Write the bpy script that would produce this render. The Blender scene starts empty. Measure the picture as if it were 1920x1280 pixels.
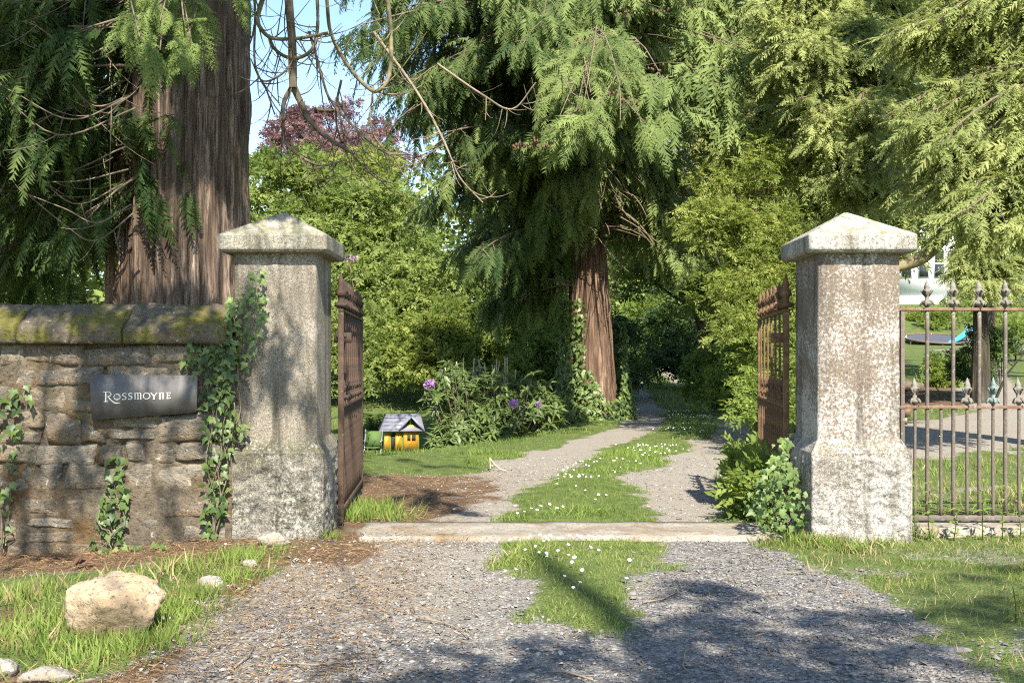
import bpy, bmesh, math, random
import numpy as np
from mathutils import Vector, Matrix, Euler

# ------------------------------------------------------------------ camera, light, exposure
SC = bpy.context.scene
COL = SC.collection
FOC, HOR, EYE = 1867.0, 673.0, 1.30
cam_d = bpy.data.cameras.new('camera')
cam = bpy.data.objects.new('camera', cam_d)
COL.objects.link(cam)
cam_d.sensor_width = 36.0
cam_d.lens = 36.0 * FOC / 1920.0
cam_d.shift_y = (HOR - 640.0) / 1920.0
cam_d.clip_start = 0.05
cam_d.clip_end = 2000.0
cam.location = (0, 0, EYE)
cam.rotation_euler = (math.radians(90), 0, 0)
SC.camera = cam

SUN_EL, SUN_AZ = math.radians(48), math.radians(13)      # azimuth: to the right of straight behind the camera
S = np.array([math.sin(SUN_AZ) * math.cos(SUN_EL), -math.cos(SUN_AZ) * math.cos(SUN_EL), math.sin(SUN_EL)])
world = bpy.data.worlds.new('World')
SC.world = world
world.use_nodes = True
wn = world.node_tree
sky = wn.nodes.new('ShaderNodeTexSky')
sky.sky_type = 'NISHITA'
sky.sun_disc = False
sky.sun_elevation = SUN_EL
sky.sun_rotation = math.atan2(S[0], S[1])
sky.air_density = 1.0
sky.dust_density = 0.3
sky.ozone_density = 2.0
wn.links.new(sky.outputs[0], wn.nodes['Background'].inputs[0])
wn.nodes['Background'].inputs[1].default_value = 0.125
sun_d = bpy.data.lights.new('sun', 'SUN')
sun_d.energy = 5.0
sun_d.angle = math.radians(0.53)
sun_d.color = (1.0, 0.94, 0.85)
sun = bpy.data.objects.new('sun', sun_d)
COL.objects.link(sun)
sun.rotation_euler = Vector(S).to_track_quat('Z', 'Y').to_euler()
sun.location = (4, -10, 20)
SC.view_settings.view_transform = 'Standard'
SC.view_settings.look = 'None'
SC.view_settings.exposure = 1.45
SC.view_settings.gamma = 1.0
SC.view_settings.use_curve_mapping = False
SC.render.engine = 'CYCLES'
cy = SC.cycles
cy.use_denoising = False
cy.pixel_filter_type = 'BLACKMAN_HARRIS'
cy.filter_width = 1.15
cy.sample_clamp_indirect = 4.0
cy.max_bounces = 6
cy.diffuse_bounces = 4
cy.glossy_bounces = 2
cy.transmission_bounces = 4
cy.transparent_max_bounces = 4
cy.caustics_reflective = False
cy.caustics_refractive = False

# ------------------------------------------------------------------ helpers
RNG = np.random.default_rng(7)
random.seed(7)
U = RNG.uniform


def P(px, py, Y):
    """World point seen at photo pixel (px, py) at distance Y."""
    return np.array([(px - 960.0) / FOC * Y, Y, EYE - (py - HOR) / FOC * Y])


def sstep(a, b, x):
    t = np.clip((np.asarray(x, float) - a) / (b - a), 0, 1)
    return t * t * (3 - 2 * t)


def _hash(ix, iy, iz, seed):
    h = (ix.astype(np.int64) * 374761393 + iy.astype(np.int64) * 668265263 + iz.astype(np.int64) * 2147483647 + seed * 144665) & 0xFFFFFFFF
    h = ((h ^ (h >> 13)) * 1274126177) & 0xFFFFFFFF
    h = (h ^ (h >> 16))
    h = (h * 2246822519) & 0xFFFFFFFF
    h = h ^ (h >> 15)
    return h.astype(np.float64) / 4294967295.0


def vnoise(p, seed=0):
    p = np.asarray(p, float)
    i = np.floor(p).astype(np.int64)
    f = p - i
    f = f * f * (3 - 2 * f)
    out = 0
    for dx in (0, 1):
        wx = f[:, 0] if dx else 1 - f[:, 0]
        for dy in (0, 1):
            wy = f[:, 1] if dy else 1 - f[:, 1]
            for dz in (0, 1):
                wz = f[:, 2] if dz else 1 - f[:, 2]
                out = out + wx * wy * wz * _hash(i[:, 0] + dx, i[:, 1] + dy, i[:, 2] + dz, seed)
    return out


def fbm(p, oct=4, seed=0, gain=0.5):
    p = np.asarray(p, float)
    a, s, t = 1.0, 0.0, 0.0
    for k in range(oct):
        s = s + a * (vnoise(p * (2 ** k), seed + k * 17) - 0.5)
        t += a
        a *= gain
    return s / t * 2.0


def fbm2(x, y, sc, oct=3, seed=0):
    x = np.asarray(x, float)
    y = np.asarray(y, float)
    sh = np.broadcast(x, y).shape
    x, y = np.broadcast_to(x, sh).ravel(), np.broadcast_to(y, sh).ravel()
    return fbm(np.stack([x * sc, y * sc, np.zeros_like(x)], 1), oct, seed).reshape(sh)


def norm(v):
    v = np.asarray(v, float)
    return v / np.maximum(np.linalg.norm(v, axis=-1, keepdims=True), 1e-9)


def link(o, parent=None):
    COL.objects.link(o)
    if parent is not None:
        o.parent = parent
    return o


def tag(o, label=None, cat=None, group=None, kind=None):
    if label:
        o['label'] = label
    if cat:
        o['category'] = cat
    if group:
        o['group'] = group
    if kind:
        o['kind'] = kind
    return o


def make_mesh(name, V, F, mat=None, attrs=None, smooth=False):
    """V (n,3); F an (m,k) array or a list of such arrays."""
    me = bpy.data.meshes.new(name)
    V = np.asarray(V, np.float32)
    Fs = F if isinstance(F, list) else [F]
    Fs = [np.asarray(f, np.int32) for f in Fs if len(f)]
    me.vertices.add(len(V))
    me.vertices.foreach_set('co', V.ravel())
    li = np.concatenate([f.ravel() for f in Fs])
    cnt = np.concatenate([np.full(len(f), f.shape[1], np.int32) for f in Fs])
    st = np.concatenate([[0], np.cumsum(cnt)[:-1]]).astype(np.int32)
    me.loops.add(len(li))
    me.loops.foreach_set('vertex_index', li)
    me.polygons.add(len(cnt))
    me.polygons.foreach_set('loop_start', st)
    me.polygons.foreach_set('loop_total', cnt)
    if smooth:
        me.polygons.foreach_set('use_smooth', np.ones(len(cnt), bool))
    if attrs:
        for k, v in attrs.items():
            a = me.attributes.new(k, 'FLOAT', 'POINT')
            a.data.foreach_set('value', np.asarray(v, np.float32))
    me.update(calc_edges=True)
    if mat is not None:
        me.materials.append(mat)
    return me


def obj(name, me, parent=None, loc=None, rot=None, scale=None):
    o = bpy.data.objects.new(name, me)
    link(o, parent)
    if loc is not None:
        o.location = loc
    if rot is not None:
        o.rotation_euler = rot
    if scale is not None:
        o.scale = (scale,) * 3 if np.isscalar(scale) else scale
    return o


def thing(name, label, cat, loc=(0, 0, 0), group=None, rot=None):
    o = bpy.data.objects.new(name, None)
    o.empty_display_size = 0.2
    link(o)
    o.location = loc
    if rot:
        o.rotation_euler = rot
    return tag(o, label, cat, group)


class MB:
    """Collects pieces into one mesh."""
    def __init__(self):
        self.V, self.F, self.n = [], [], 0

    def add(self, V, F):
        F = F if isinstance(F, list) else [F]
        for f in F:
            if len(f):
                self.F.append(np.asarray(f, np.int32) + self.n)
        self.V.append(np.asarray(V, float))
        self.n += len(V)
        return self

    def box(self, a, b):
        a, b = np.minimum(a, b), np.maximum(a, b)
        V = np.array([[(a, b)[i & 1][0], (a, b)[i >> 1 & 1][1], (a, b)[i >> 2 & 1][2]] for i in range(8)])
        F = np.array([[0, 2, 3, 1], [4, 5, 7, 6], [0, 1, 5, 4], [2, 6, 7, 3], [0, 4, 6, 2], [1, 3, 7, 5]])
        return self.add(V, F)

    def tube(self, pts, r, seg=6, cap=True):
        pts = np.asarray(pts, float)
        n = len(pts)
        r = np.broadcast_to(np.asarray(r, float), (n,))
        t = norm(np.gradient(pts, axis=0))
        ref = np.array([0.0, 0, 1]) if abs(t[:, 2]).mean() < 0.85 else np.array([1.0, 0, 0])
        u = norm(np.cross(t, ref))
        w = np.cross(t, u)
        a = np.arange(seg) / seg * 2 * math.pi
        V = pts[:, None, :] + r[:, None, None] * (np.cos(a)[None, :, None] * u[:, None, :] + np.sin(a)[None, :, None] * w[:, None, :])
        V = V.reshape(-1, 3)
        i = np.arange(n - 1)[:, None] * seg
        j = np.arange(seg)[None, :]
        k = (j + 1) % seg
        F = np.stack([i + j, i + k, i + seg + k, i + seg + j], -1).reshape(-1, 4)
        Fs = [F]
        if cap:
            Fs.append(np.arange(seg)[None, ::-1])
            Fs.append(((n - 1) * seg + np.arange(seg))[None, :])
        return self.add(V, Fs)

    def lathe(self, prof, seg=10, c=(0, 0, 0), sx=1.0, sy=1.0):
        prof = np.asarray(prof, float)
        n = len(prof)
        a = np.arange(seg) / seg * 2 * math.pi
        V = np.stack([prof[:, None, 0] * np.cos(a) * sx + c[0], prof[:, None, 0] * np.sin(a) * sy + c[1],
                      np.repeat(prof[:, None, 1], seg, 1) + c[2]], -1).reshape(-1, 3)
        i = np.arange(n - 1)[:, None] * seg
        j = np.arange(seg)[None, :]
        k = (j + 1) % seg
        F = np.stack([i + j, i + k, i + seg + k, i + seg + j], -1).reshape(-1, 4)
        return self.add(V, [F, np.arange(seg)[None, ::-1], ((n - 1) * seg + np.arange(seg))[None, :]])

    def mesh(self, name, mat, smooth=False, attrs=None):
        by = {}
        for f in self.F:
            by.setdefault(f.shape[1], []).append(f)
        return make_mesh(name, np.concatenate(self.V), [np.concatenate(v) for v in by.values()], mat, attrs, smooth)

    def obj(self, name, mat, parent=None, smooth=False, **kw):
        return obj(name, self.mesh(name, mat, smooth), parent, **kw)


def basis(d, nrm):
    x = norm(d)
    z = norm(nrm - (nrm * x).sum(-1, keepdims=True) * x)
    return x, np.cross(z, x), z


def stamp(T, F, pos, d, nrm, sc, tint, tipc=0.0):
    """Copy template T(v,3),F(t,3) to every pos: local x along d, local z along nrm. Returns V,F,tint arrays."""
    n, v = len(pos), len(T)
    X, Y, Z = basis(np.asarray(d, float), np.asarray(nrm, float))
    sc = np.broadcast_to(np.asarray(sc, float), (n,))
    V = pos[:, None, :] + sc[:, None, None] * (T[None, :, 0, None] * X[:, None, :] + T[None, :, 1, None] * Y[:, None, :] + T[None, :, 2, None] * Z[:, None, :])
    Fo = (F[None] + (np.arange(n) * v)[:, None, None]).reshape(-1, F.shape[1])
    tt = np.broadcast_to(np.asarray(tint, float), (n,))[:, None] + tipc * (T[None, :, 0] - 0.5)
    return V.reshape(-1, 3), Fo, np.broadcast_to(tt, (n, v)).reshape(-1)


class Leafage:
    """Gathers stamped leaves into one mesh with a tint attribute."""
    def __init__(self):
        self.V, self.F, self.t, self.n = [], [], [], 0

    def put(self, tmpls, pos, d, nrm, sc, tint, tipc=0.0):
        pos = np.asarray(pos, float)
        n = len(pos)
        if n == 0:
            return
        d = np.broadcast_to(d, (n, 3))
        nrm = np.broadcast_to(nrm, (n, 3))
        sc = np.broadcast_to(np.asarray(sc, float), (n,))
        tint = np.broadcast_to(np.asarray(tint, float), (n,))
        which = RNG.integers(0, len(tmpls), n)
        for k, (T, F) in enumerate(tmpls):
            m = which == k
            if not m.any():
                continue
            V, Fo, tt = stamp(T, F, pos[m], d[m], nrm[m], sc[m], tint[m], tipc)
            self.V.append(V)
            self.F.append(Fo + self.n)
            self.t.append(tt)
            self.n += len(V)

    def obj(self, name, mat, parent=None):
        if not self.V:
            return None
        me = make_mesh(name, np.concatenate(self.V), np.concatenate(self.F), mat, {'tint': np.concatenate(self.t)})
        return obj(name, me, parent)


# ------------------------------------------------------------------ materials
class NT:
    def __init__(self, name):
        self.m = bpy.data.materials.new(name)
        self.m.use_nodes = True
        self.t = self.m.node_tree
        self.b = self.t.nodes['Principled BSDF']
        self.out = self.t.nodes['Material Output']

    def n(self, typ, props=None, **ins):
        nd = self.t.nodes.new(typ)
        for k, v in (props or {}).items():
            setattr(nd, k, v)
        for k, v in ins.items():
            self.set(nd, k, v)
        return nd

    def set(self, nd, k, v):
        s = None
        if k.startswith('i') and k[1:].isdigit():
            s = nd.inputs[int(k[1:])]
        else:
            s = nd.inputs[k.replace('_', ' ')]
        if hasattr(v, 'outputs'):
            v = v.outputs[0]
        if isinstance(v, bpy.types.NodeSocket):
            self.t.links.new(v, s)
        else:
            if isinstance(v, tuple) and len(v) == 3 and s.type == 'RGBA':
                v = v + (1.0,)
            s.default_value = v

    def coord(self, which='Object', scale=None):
        c = self.t.nodes.new('ShaderNodeTexCoord').outputs[which]
        if scale is not None:
            c = self.n('ShaderNodeMapping', i0=c, Scale=scale).outputs[0]
        return c

    def noise(self, scale, detail=4.0, rough=0.55, co=None, dist=0.0):
        nd = self.n('ShaderNodeTexNoise', Scale=scale, Detail=detail, Roughness=rough, Distortion=dist)
        self.t.links.new(co if co is not None else self.coord(), nd.inputs['Vector'])
        return nd.outputs[0]

    def vor(self, scale, co=None, feature='F1'):
        nd = self.n('ShaderNodeTexVoronoi', {'feature': feature}, Scale=scale)
        self.t.links.new(co if co is not None else self.coord(), nd.inputs['Vector'])
        return nd

    def ramp(self, fac, *stops):
        nd = self.t.nodes.new('ShaderNodeValToRGB')
        cr = nd.color_ramp
        while len(cr.elements) < len(stops):
            cr.elements.new(0.5)
        for e, (p, c) in zip(cr.elements, stops):
            e.position = p
            e.color = (c, c, c, 1) if np.isscalar(c) else tuple(c) + (1,)
        self.t.links.new(fac, nd.inputs[0])
        return nd.outputs[0]

    def mix(self, fac, a, b, mode='MIX'):
        nd = self.n('ShaderNodeMix', {'data_type': 'RGBA', 'blend_type': mode})
        for i, v in ((0, fac), (6, a), (7, b)):
            self.set(nd, 'i%d' % i, v)
        return nd.outputs[2]

    def math(self, op, a, b=0.0):
        nd = self.n('ShaderNodeMath', {'operation': op})
        self.set(nd, 'i0', a)
        self.set(nd, 'i1', b)
        return nd.outputs[0]

    def attr(self, name):
        return self.n('ShaderNodeAttribute', {'attribute_name': name}).outputs['Fac']

    def upness(self):
        g = self.t.nodes.new('ShaderNodeNewGeometry')
        s = self.n('ShaderNodeSeparateXYZ', i0=g.outputs['Normal'])
        return s.outputs[2]

    def bump(self, h, strength=0.5, dist=0.02):
        nd = self.n('ShaderNodeBump', Strength=strength, Distance=dist, Height=h)
        self.t.links.new(nd.outputs[0], self.b.inputs['Normal'])
        return nd

    def fin(self, col=None, rough=None, metal=None, spec=None):
        if col is not None:
            self.set(self.b, 'Base_Color', col)
        if rough is not None:
            self.set(self.b, 'Roughness', rough)
        if metal is not None:
            self.set(self.b, 'Metallic', metal)
        if spec is not None:
            self.set(self.b, 'Specular_IOR_Level', spec)
        return self.m


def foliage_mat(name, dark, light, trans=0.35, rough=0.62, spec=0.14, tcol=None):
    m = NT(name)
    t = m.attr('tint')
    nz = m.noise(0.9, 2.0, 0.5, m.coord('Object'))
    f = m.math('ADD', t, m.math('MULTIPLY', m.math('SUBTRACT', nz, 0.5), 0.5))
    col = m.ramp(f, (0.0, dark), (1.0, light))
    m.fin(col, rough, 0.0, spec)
    tr = m.n('ShaderNodeBsdfTranslucent')
    m.set(tr, 'Color', m.mix(0.55, col, tcol or (light[0] * 1.35, light[1] * 1.4, light[2] * 0.7)))
    mx = m.n('ShaderNodeMixShader', Fac=trans)
    m.t.links.new(m.b.outputs[0], mx.inputs[1])
    m.t.links.new(tr.outputs[0], mx.inputs[2])
    m.t.links.new(mx.outputs[0], m.out.inputs[0])
    return m.m


def plain(name, col, rough=0.6, metal=0.0, spec=0.4, var=0.15, vs=6.0, bump=0.0):
    m = NT(name)
    nz = m.noise(vs, 5.0, 0.6)
    c = m.mix(m.ramp(nz, (0.3, 0.0), (0.75, 1.0)), tuple(x * (1 - var) for x in col), tuple(min(1, x * (1 + var)) for x in col))
    if bump:
        m.bump(m.noise(vs * 6, 4.0, 0.6), bump, 0.01)
    return m.fin(c, rough, metal, spec)


def granite_mat(name, base, dark, lich, lich_at=0.5, dirt=(0.10, 0.085, 0.05), dirt_amt=0.3, bump=0.5, zlich=0.0):
    m = NT(name)
    sp = m.vor(210.0).outputs['Color']
    s1 = m.n('ShaderNodeSeparateColor', i0=sp).outputs[0]
    c = m.ramp(s1, (0.0, dark), (0.35, tuple(0.6 * b + 0.4 * d for b, d in zip(base, dark))), (0.75, base), (1.0, tuple(min(1, b * 1.25) for b in base)))
    big = m.noise(3.2, 6.0, 0.65)
    c = m.mix(m.ramp(big, (0.42, 0.0), (0.62, dirt_amt)), c, dirt)
    l1 = m.noise(48.0, 7.0, 0.76)
    l2 = m.noise(2.3, 3.0, 0.5, dist=0.4)
    zc_ = m.n('ShaderNodeSeparateXYZ', i0=m.coord()).outputs[2]
    lf = m.math('ADD', m.math('ADD', m.math('MULTIPLY', l1, 0.75), m.math('MULTIPLY', l2, 0.35)), m.math('MULTIPLY', m.math('SUBTRACT', 1.25, zc_), zlich))
    c = m.mix(m.ramp(lf, (lich_at - 0.02, 0.0), (lich_at + 0.06, 0.85)), c, lich)
    st = m.noise(2.2, 6.0, 0.65, m.coord('Object', (5.0, 5.0, 0.35)))
    c = m.mix(m.ramp(st, (0.50, 0.0), (0.66, 0.65)), c, tuple(0.55 * q_ for q_ in dirt))
    up = m.ramp(m.upness(), (0.1, 0.0), (0.7, 0.55))
    mo = m.math('MULTIPLY', up, m.ramp(m.noise(9.0, 5.0, 0.6), (0.45, 0.0), (0.6, 1.0)))
    c = m.mix(mo, c, (0.17, 0.16, 0.07))
    h = m.math('ADD', m.math('MULTIPLY', s1, 0.25), m.math('ADD', m.noise(45.0, 5.0, 0.65), m.math('MULTIPLY', l1, 0.8)))
    m.bump(h, bump, 0.012)
    return m.fin(c, 0.9, 0, 0.25)


def stone_mat(name, cols, lich=(0.42, 0.40, 0.33), moss=(0.13, 0.12, 0.02), moss_at=0.62, bump=0.8):
    m = NT(name)
    oi = m.t.nodes.new('ShaderNodeObjectInfo').outputs['Random']
    cols = cols * 2 if len(cols) == 1 else cols
    c = m.ramp(oi, *[(i / max(1, len(cols) - 1), k) for i, k in enumerate(cols)])
    gco = m.coord('Object')
    n1 = m.noise(5.0, 8.0, 0.7, gco)
    c = m.mix(m.ramp(n1, (0.3, 0.0), (0.7, 1.0)), m.mix(0.55, c, (0.035, 0.028, 0.02)), m.mix(0.25, c, (0.42, 0.34, 0.22)))
    n2 = m.noise(2.6, 4.0, 0.6, gco)
    c = m.mix(m.ramp(n2, (0.5, 0.0), (0.7, 0.8)), c, (0.14, 0.075, 0.022))
    ls = m.noise(26.0, 6.0, 0.7, gco)
    c = m.mix(m.ramp(ls, (0.60, 0.0), (0.66, 0.8)), c, lich)
    mm = m.noise(3.4, 6.0, 0.65, gco)
    c = m.mix(m.ramp(mm, (moss_at, 0.0), (moss_at + 0.08, 0.85)), c, moss)
    pt = m.noise(42.0, 8.0, 0.75, gco)
    c = m.mix(m.ramp(pt, (0.36, 0.8), (0.47, 0.0)), c, (0.03, 0.025, 0.018))
    m.bump(m.math('ADD', m.math('ADD', m.noise(20.0, 8.0, 0.7, gco), pt), m.math('MULTIPLY', n1, 0.6)), bump, 0.025)
    return m.fin(c, 0.92, 0, 0.2)


def bark_mat(name, a, b, moss=0.0, sc=1.0):
    m = NT(name)
    co = m.coord('Object', (9 * sc, 9 * sc, 0.55 * sc))
    f = m.noise(1.6, 9.0, 0.68, co, 0.3)
    f2 = m.noise(5.0, 6.0, 0.7, co, 0.2)
    cav = m.attr('cav')
    c = m.ramp(f, (0.30, tuple(x * 0.35 for x in a)), (0.5, a), (0.68, b))
    c = m.mix(m.ramp(f2, (0.42, 0.85), (0.54, 0.0)), c, tuple(x * 0.22 for x in a))
    f3 = m.noise(1.1, 5.0, 0.6, m.coord('Object', (1.5, 1.5, 0.5)))
    c = m.mix(m.ramp(f3, (0.4, 0.55), (0.6, 0.0)), c, tuple(x * 0.55 for x in a))
    c = m.mix(m.math('MULTIPLY', cav, 0.75), c, tuple(x * 0.22 for x in a))
    if moss:
        mm = m.noise(1.3, 5.0, 0.6, m.coord('Object', (1.6, 1.6, 0.4)))
        c = m.mix(m.ramp(mm, (0.56, 0.0), (0.7, moss)), c, (0.13, 0.12, 0.035))
    m.bump(m.math('ADD', m.math('MULTIPLY', f, 1.0), m.math('MULTIPLY', f2, 0.6)), 0.9, 0.035)
    return m.fin(c, 0.9, 0, 0.15)


def rust_mat(name, a, b, lich=None, la=0.6):
    m = NT(name)
    n1 = m.noise(14.0, 7.0, 0.7)
    c = m.mix(m.ramp(n1, (0.38, 0.0), (0.62, 1.0)), a, b)
    n2 = m.noise(60.0, 5.0, 0.7)
    c = m.mix(m.ramp(n2, (0.5, 0.0), (0.7, 0.5)), c, tuple(x * 0.4 for x in a))
    if lich:
        n3 = m.noise(22.0, 5.0, 0.65)
        c = m.mix(m.ramp(n3, (la, 0.0), (la + 0.06, 0.8)), c, lich)
    m.bump(m.math('ADD', n1, n2), 0.5, 0.006)
    return m.fin(c, 0.8, 0.0, 0.3)


M = {}
M['granite_a'] = granite_mat('lichened granite', (0.284, 0.245, 0.189), (0.073, 0.060, 0.043), (0.361, 0.335, 0.275), 0.60, dirt_amt=0.45)
M['granite_b'] = granite_mat('pale lichened granite', (0.232, 0.185, 0.138), (0.086, 0.065, 0.043), (0.473, 0.447, 0.396), 0.555, dirt=(0.112, 0.086, 0.060), dirt_amt=0.4, zlich=0.05)
M['granite_cap'] = granite_mat('granite cap', (0.292, 0.267, 0.202), (0.086, 0.073, 0.052), (0.396, 0.378, 0.310), 0.60, dirt_amt=0.35)
M['granite_capb'] = granite_mat('pale granite cap', (0.335, 0.310, 0.258), (0.120, 0.099, 0.069), (0.464, 0.447, 0.396), 0.56, dirt_amt=0.3)
M['rough_a'] = granite_mat('rough granite', (0.267, 0.241, 0.189), (0.052, 0.043, 0.034), (0.396, 0.378, 0.327), 0.57, dirt=(0.043, 0.039, 0.017), dirt_amt=0.75, bump=0.9)
M['rough_b'] = granite_mat('pale rough granite', (0.292, 0.258, 0.215), (0.095, 0.077, 0.056), (0.473, 0.447, 0.404), 0.53, dirt_amt=0.3, bump=0.9)
M['wallstone'] = stone_mat('wall stone', [(0.17, 0.125, 0.085), (0.23, 0.195, 0.15), (0.13, 0.115, 0.095), (0.30, 0.26, 0.20), (0.19, 0.135, 0.075), (0.20, 0.18, 0.155)])
M['mortar'] = stone_mat('old lime mortar', [(0.12, 0.095, 0.065)], lich=(0.22, 0.2, 0.16), moss_at=0.6)
M['coping'] = stone_mat('mossy coping', [(0.10, 0.085, 0.06), (0.13, 0.115, 0.08)], moss=(0.125, 0.118, 0.022), moss_at=0.475)
M['slab'] = stone_mat('pale slab', [(0.30, 0.275, 0.23)], lich=(0.37, 0.345, 0.30), moss=(0.22, 0.185, 0.13), moss_at=0.55, bump=0.3)
M['rock'] = stone_mat('ochre rock', [(0.55, 0.40, 0.24), (0.58, 0.45, 0.30)], lich=(0.66, 0.57, 0.42), moss=(0.27, 0.20, 0.12), moss_at=0.52, bump=0.6)
M['paleRock'] = stone_mat('pale rock', [(0.36, 0.335, 0.295), (0.43, 0.40, 0.34)], lich=(0.5, 0.48, 0.43), moss=(0.4, 0.3, 0.17), moss_at=0.64, bump=0.6)
M['slatestone'] = stone_mat('grey slate stone', [(0.20, 0.21, 0.23)], lich=(0.3, 0.3, 0.3), moss=(0.16, 0.15, 0.13), moss_at=0.64, bump=0.3)
m = NT('slate sign')
nz = m.noise(9.0, 6.0, 0.65)
c = m.mix(m.ramp(nz, (0.35, 0.0), (0.7, 1.0)), (0.075, 0.068, 0.062), (0.12, 0.11, 0.10))
c = m.mix(m.ramp(m.noise(120.0, 3.0, 0.6), (0.66, 0.0), (0.72, 0.4)), c, (0.3, 0.28, 0.25))
m.bump(m.noise(60.0, 5.0, 0.6), 0.15, 0.004)
M['slate'] = m.fin(c, 0.62, 0, 0.4)
M['letter'] = plain('cream letter paint', (0.72, 0.69, 0.60), 0.7, var=0.08)
M['bark_red'] = bark_mat('red cedar bark', (0.24, 0.168, 0.12), (0.56, 0.44, 0.33), 0.35)
M['bark_mid'] = bark_mat('middle cedar bark', (0.26, 0.16, 0.105), (0.46, 0.32, 0.23), 0.0)  # red-brown base colour of the middle cedar
M['bark_grey'] = bark_mat('grey brown bark', (0.10, 0.085, 0.06), (0.21, 0.18, 0.125), 0.4)
M['bark_pale'] = bark_mat('pale stem bark', (0.27, 0.235, 0.175), (0.45, 0.41, 0.33), 0.0)  # pale base colour for the multi-stem tree
M['branch'] = plain('branch bark', (0.16, 0.125, 0.085), 0.9, spec=0.15, var=0.45, vs=9.0, bump=0.4)
M['twig'] = plain('dry twig', (0.24, 0.19, 0.13), 0.85, spec=0.2, var=0.35, vs=14.0)
M['dry_thicket'] = plain('dry pale twigs', (0.19, 0.155, 0.085), 0.85, spec=0.2, var=0.35, vs=3.0)
M['lichenbranch'] = plain('lichened branch', (0.20, 0.165, 0.09), 0.9, spec=0.15, var=0.6, vs=7.0)
M['cedar'] = foliage_mat('cedar fronds', (0.024, 0.05, 0.014), (0.20, 0.26, 0.075), 0.36)
M['cedar_mid'] = foliage_mat('cedar boughs', (0.026, 0.055, 0.017), (0.22, 0.275, 0.085), 0.36)
M['cypress'] = foliage_mat('cypress sprays', (0.08, 0.115, 0.03), (0.33, 0.36, 0.125), 0.40)
M['leaf_green'] = foliage_mat('broad leaves', (0.06, 0.10, 0.02), (0.26, 0.31, 0.09), 0.46)
M['leaf_yellow'] = foliage_mat('young yellow green leaves', (0.09, 0.13, 0.025), (0.32, 0.355, 0.095), 0.46)
M['leaf_dark'] = foliage_mat('dark laurel leaves', (0.022, 0.045, 0.012), (0.085, 0.13, 0.035), 0.22, rough=0.38)
M['leaf_bright'] = foliage_mat('bright shrub leaves', (0.06, 0.105, 0.018), (0.22, 0.275, 0.06), 0.42)
M['leaf_copper'] = foliage_mat('copper beech leaves', (0.11, 0.06, 0.06), (0.26, 0.155, 0.145), 0.4, tcol=(0.25, 0.12, 0.1))
M['woods'] = foliage_mat('woodland leaves', (0.06, 0.10, 0.02), (0.24, 0.28, 0.08), 0.38)
M['ivy'] = foliage_mat('ivy leaves', (0.022, 0.048, 0.012), (0.115, 0.165, 0.04), 0.22, rough=0.45, spec=0.3)
M['ivy_b'] = foliage_mat('pale ivy leaves', (0.045, 0.085, 0.018), (0.19, 0.255, 0.075), 0.28, rough=0.45, spec=0.3)
M['grass'] = foliage_mat('grass blades', (0.06, 0.115, 0.016), (0.26, 0.325, 0.08), 0.36, rough=0.55)
M['drygrass'] = foliage_mat('dry grass', (0.20, 0.15, 0.075), (0.42, 0.33, 0.17), 0.2)
M['needles'] = foliage_mat('fallen needles', (0.09, 0.05, 0.025), (0.36, 0.24, 0.12), 0.1)
M['rhodo'] = foliage_mat('rhododendron leaves', (0.03, 0.055, 0.014), (0.135, 0.18, 0.05), 0.24, rough=0.45, spec=0.3)
M['petal'] = foliage_mat('mauve petals', (0.42, 0.19, 0.47), (0.66, 0.42, 0.70), 0.3, tcol=(0.6, 0.3, 0.7))
M['white_petal'] = plain('white daisy petals', (0.82, 0.82, 0.80), 0.6, var=0.03)
M['yolk'] = plain('daisy centre', (0.75, 0.52, 0.06), 0.7)
M['cone'] = plain('brown cone clusters', (0.12, 0.06, 0.03), 0.8, var=0.4, vs=20)
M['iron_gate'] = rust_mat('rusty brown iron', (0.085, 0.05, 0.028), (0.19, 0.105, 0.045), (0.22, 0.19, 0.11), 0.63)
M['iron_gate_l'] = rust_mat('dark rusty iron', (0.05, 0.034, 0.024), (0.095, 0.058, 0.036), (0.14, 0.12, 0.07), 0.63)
M['iron_rail'] = rust_mat('weathered grey iron', (0.11, 0.09, 0.07), (0.16, 0.125, 0.10), (0.22, 0.245, 0.20), 0.60)
M['iron_finial'] = rust_mat('lichened finial iron', (0.15, 0.12, 0.09), (0.20, 0.20, 0.165), (0.31, 0.31, 0.26), 0.58)
M['iron_verdigris'] = rust_mat('green painted iron', (0.13, 0.18, 0.16), (0.19, 0.25, 0.22), (0.28, 0.30, 0.26), 0.62)
M['iron_top'] = rust_mat('red rust rail', (0.15, 0.075, 0.045), (0.22, 0.14, 0.095), (0.26, 0.23, 0.17), 0.60)
M['white_wall'] = plain('white render', (0.72, 0.72, 0.70), 0.8, var=0.03)
M['plinth_grey'] = plain('grey painted plinth', (0.42, 0.43, 0.44), 0.8, var=0.05)
M['glass'] = plain('dark window glass', (0.03, 0.035, 0.04), 0.08, spec=0.6)
M['slate_roof'] = plain('slate roof', (0.12, 0.13, 0.15), 0.6)
M['toy_green'] = plain('green plastic', (0.085, 0.22, 0.03), 0.45, var=0.12)
M['toy_orange'] = plain('orange plastic', (0.60, 0.31, 0.035), 0.45, var=0.1)
M['toy_roof'] = plain('grey plastic roof', (0.20, 0.20, 0.24), 0.5, var=0.1)
M['shade_fill'] = plain('painted interior shade', (0.03, 0.03, 0.025), 0.9)  # flat dark colour standing in for the shaded inside
M['metal'] = plain('grey tube', (0.42, 0.42, 0.40), 0.4, 0.6)
M['chair'] = plain('green cloth', (0.07, 0.12, 0.025), 0.8)
M['tramp_mat'] = plain('trampoline mat', (0.055, 0.06, 0.075), 0.7)
M['tramp_pad'] = plain('trampoline pad', (0.13, 0.085, 0.05), 0.7)
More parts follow.
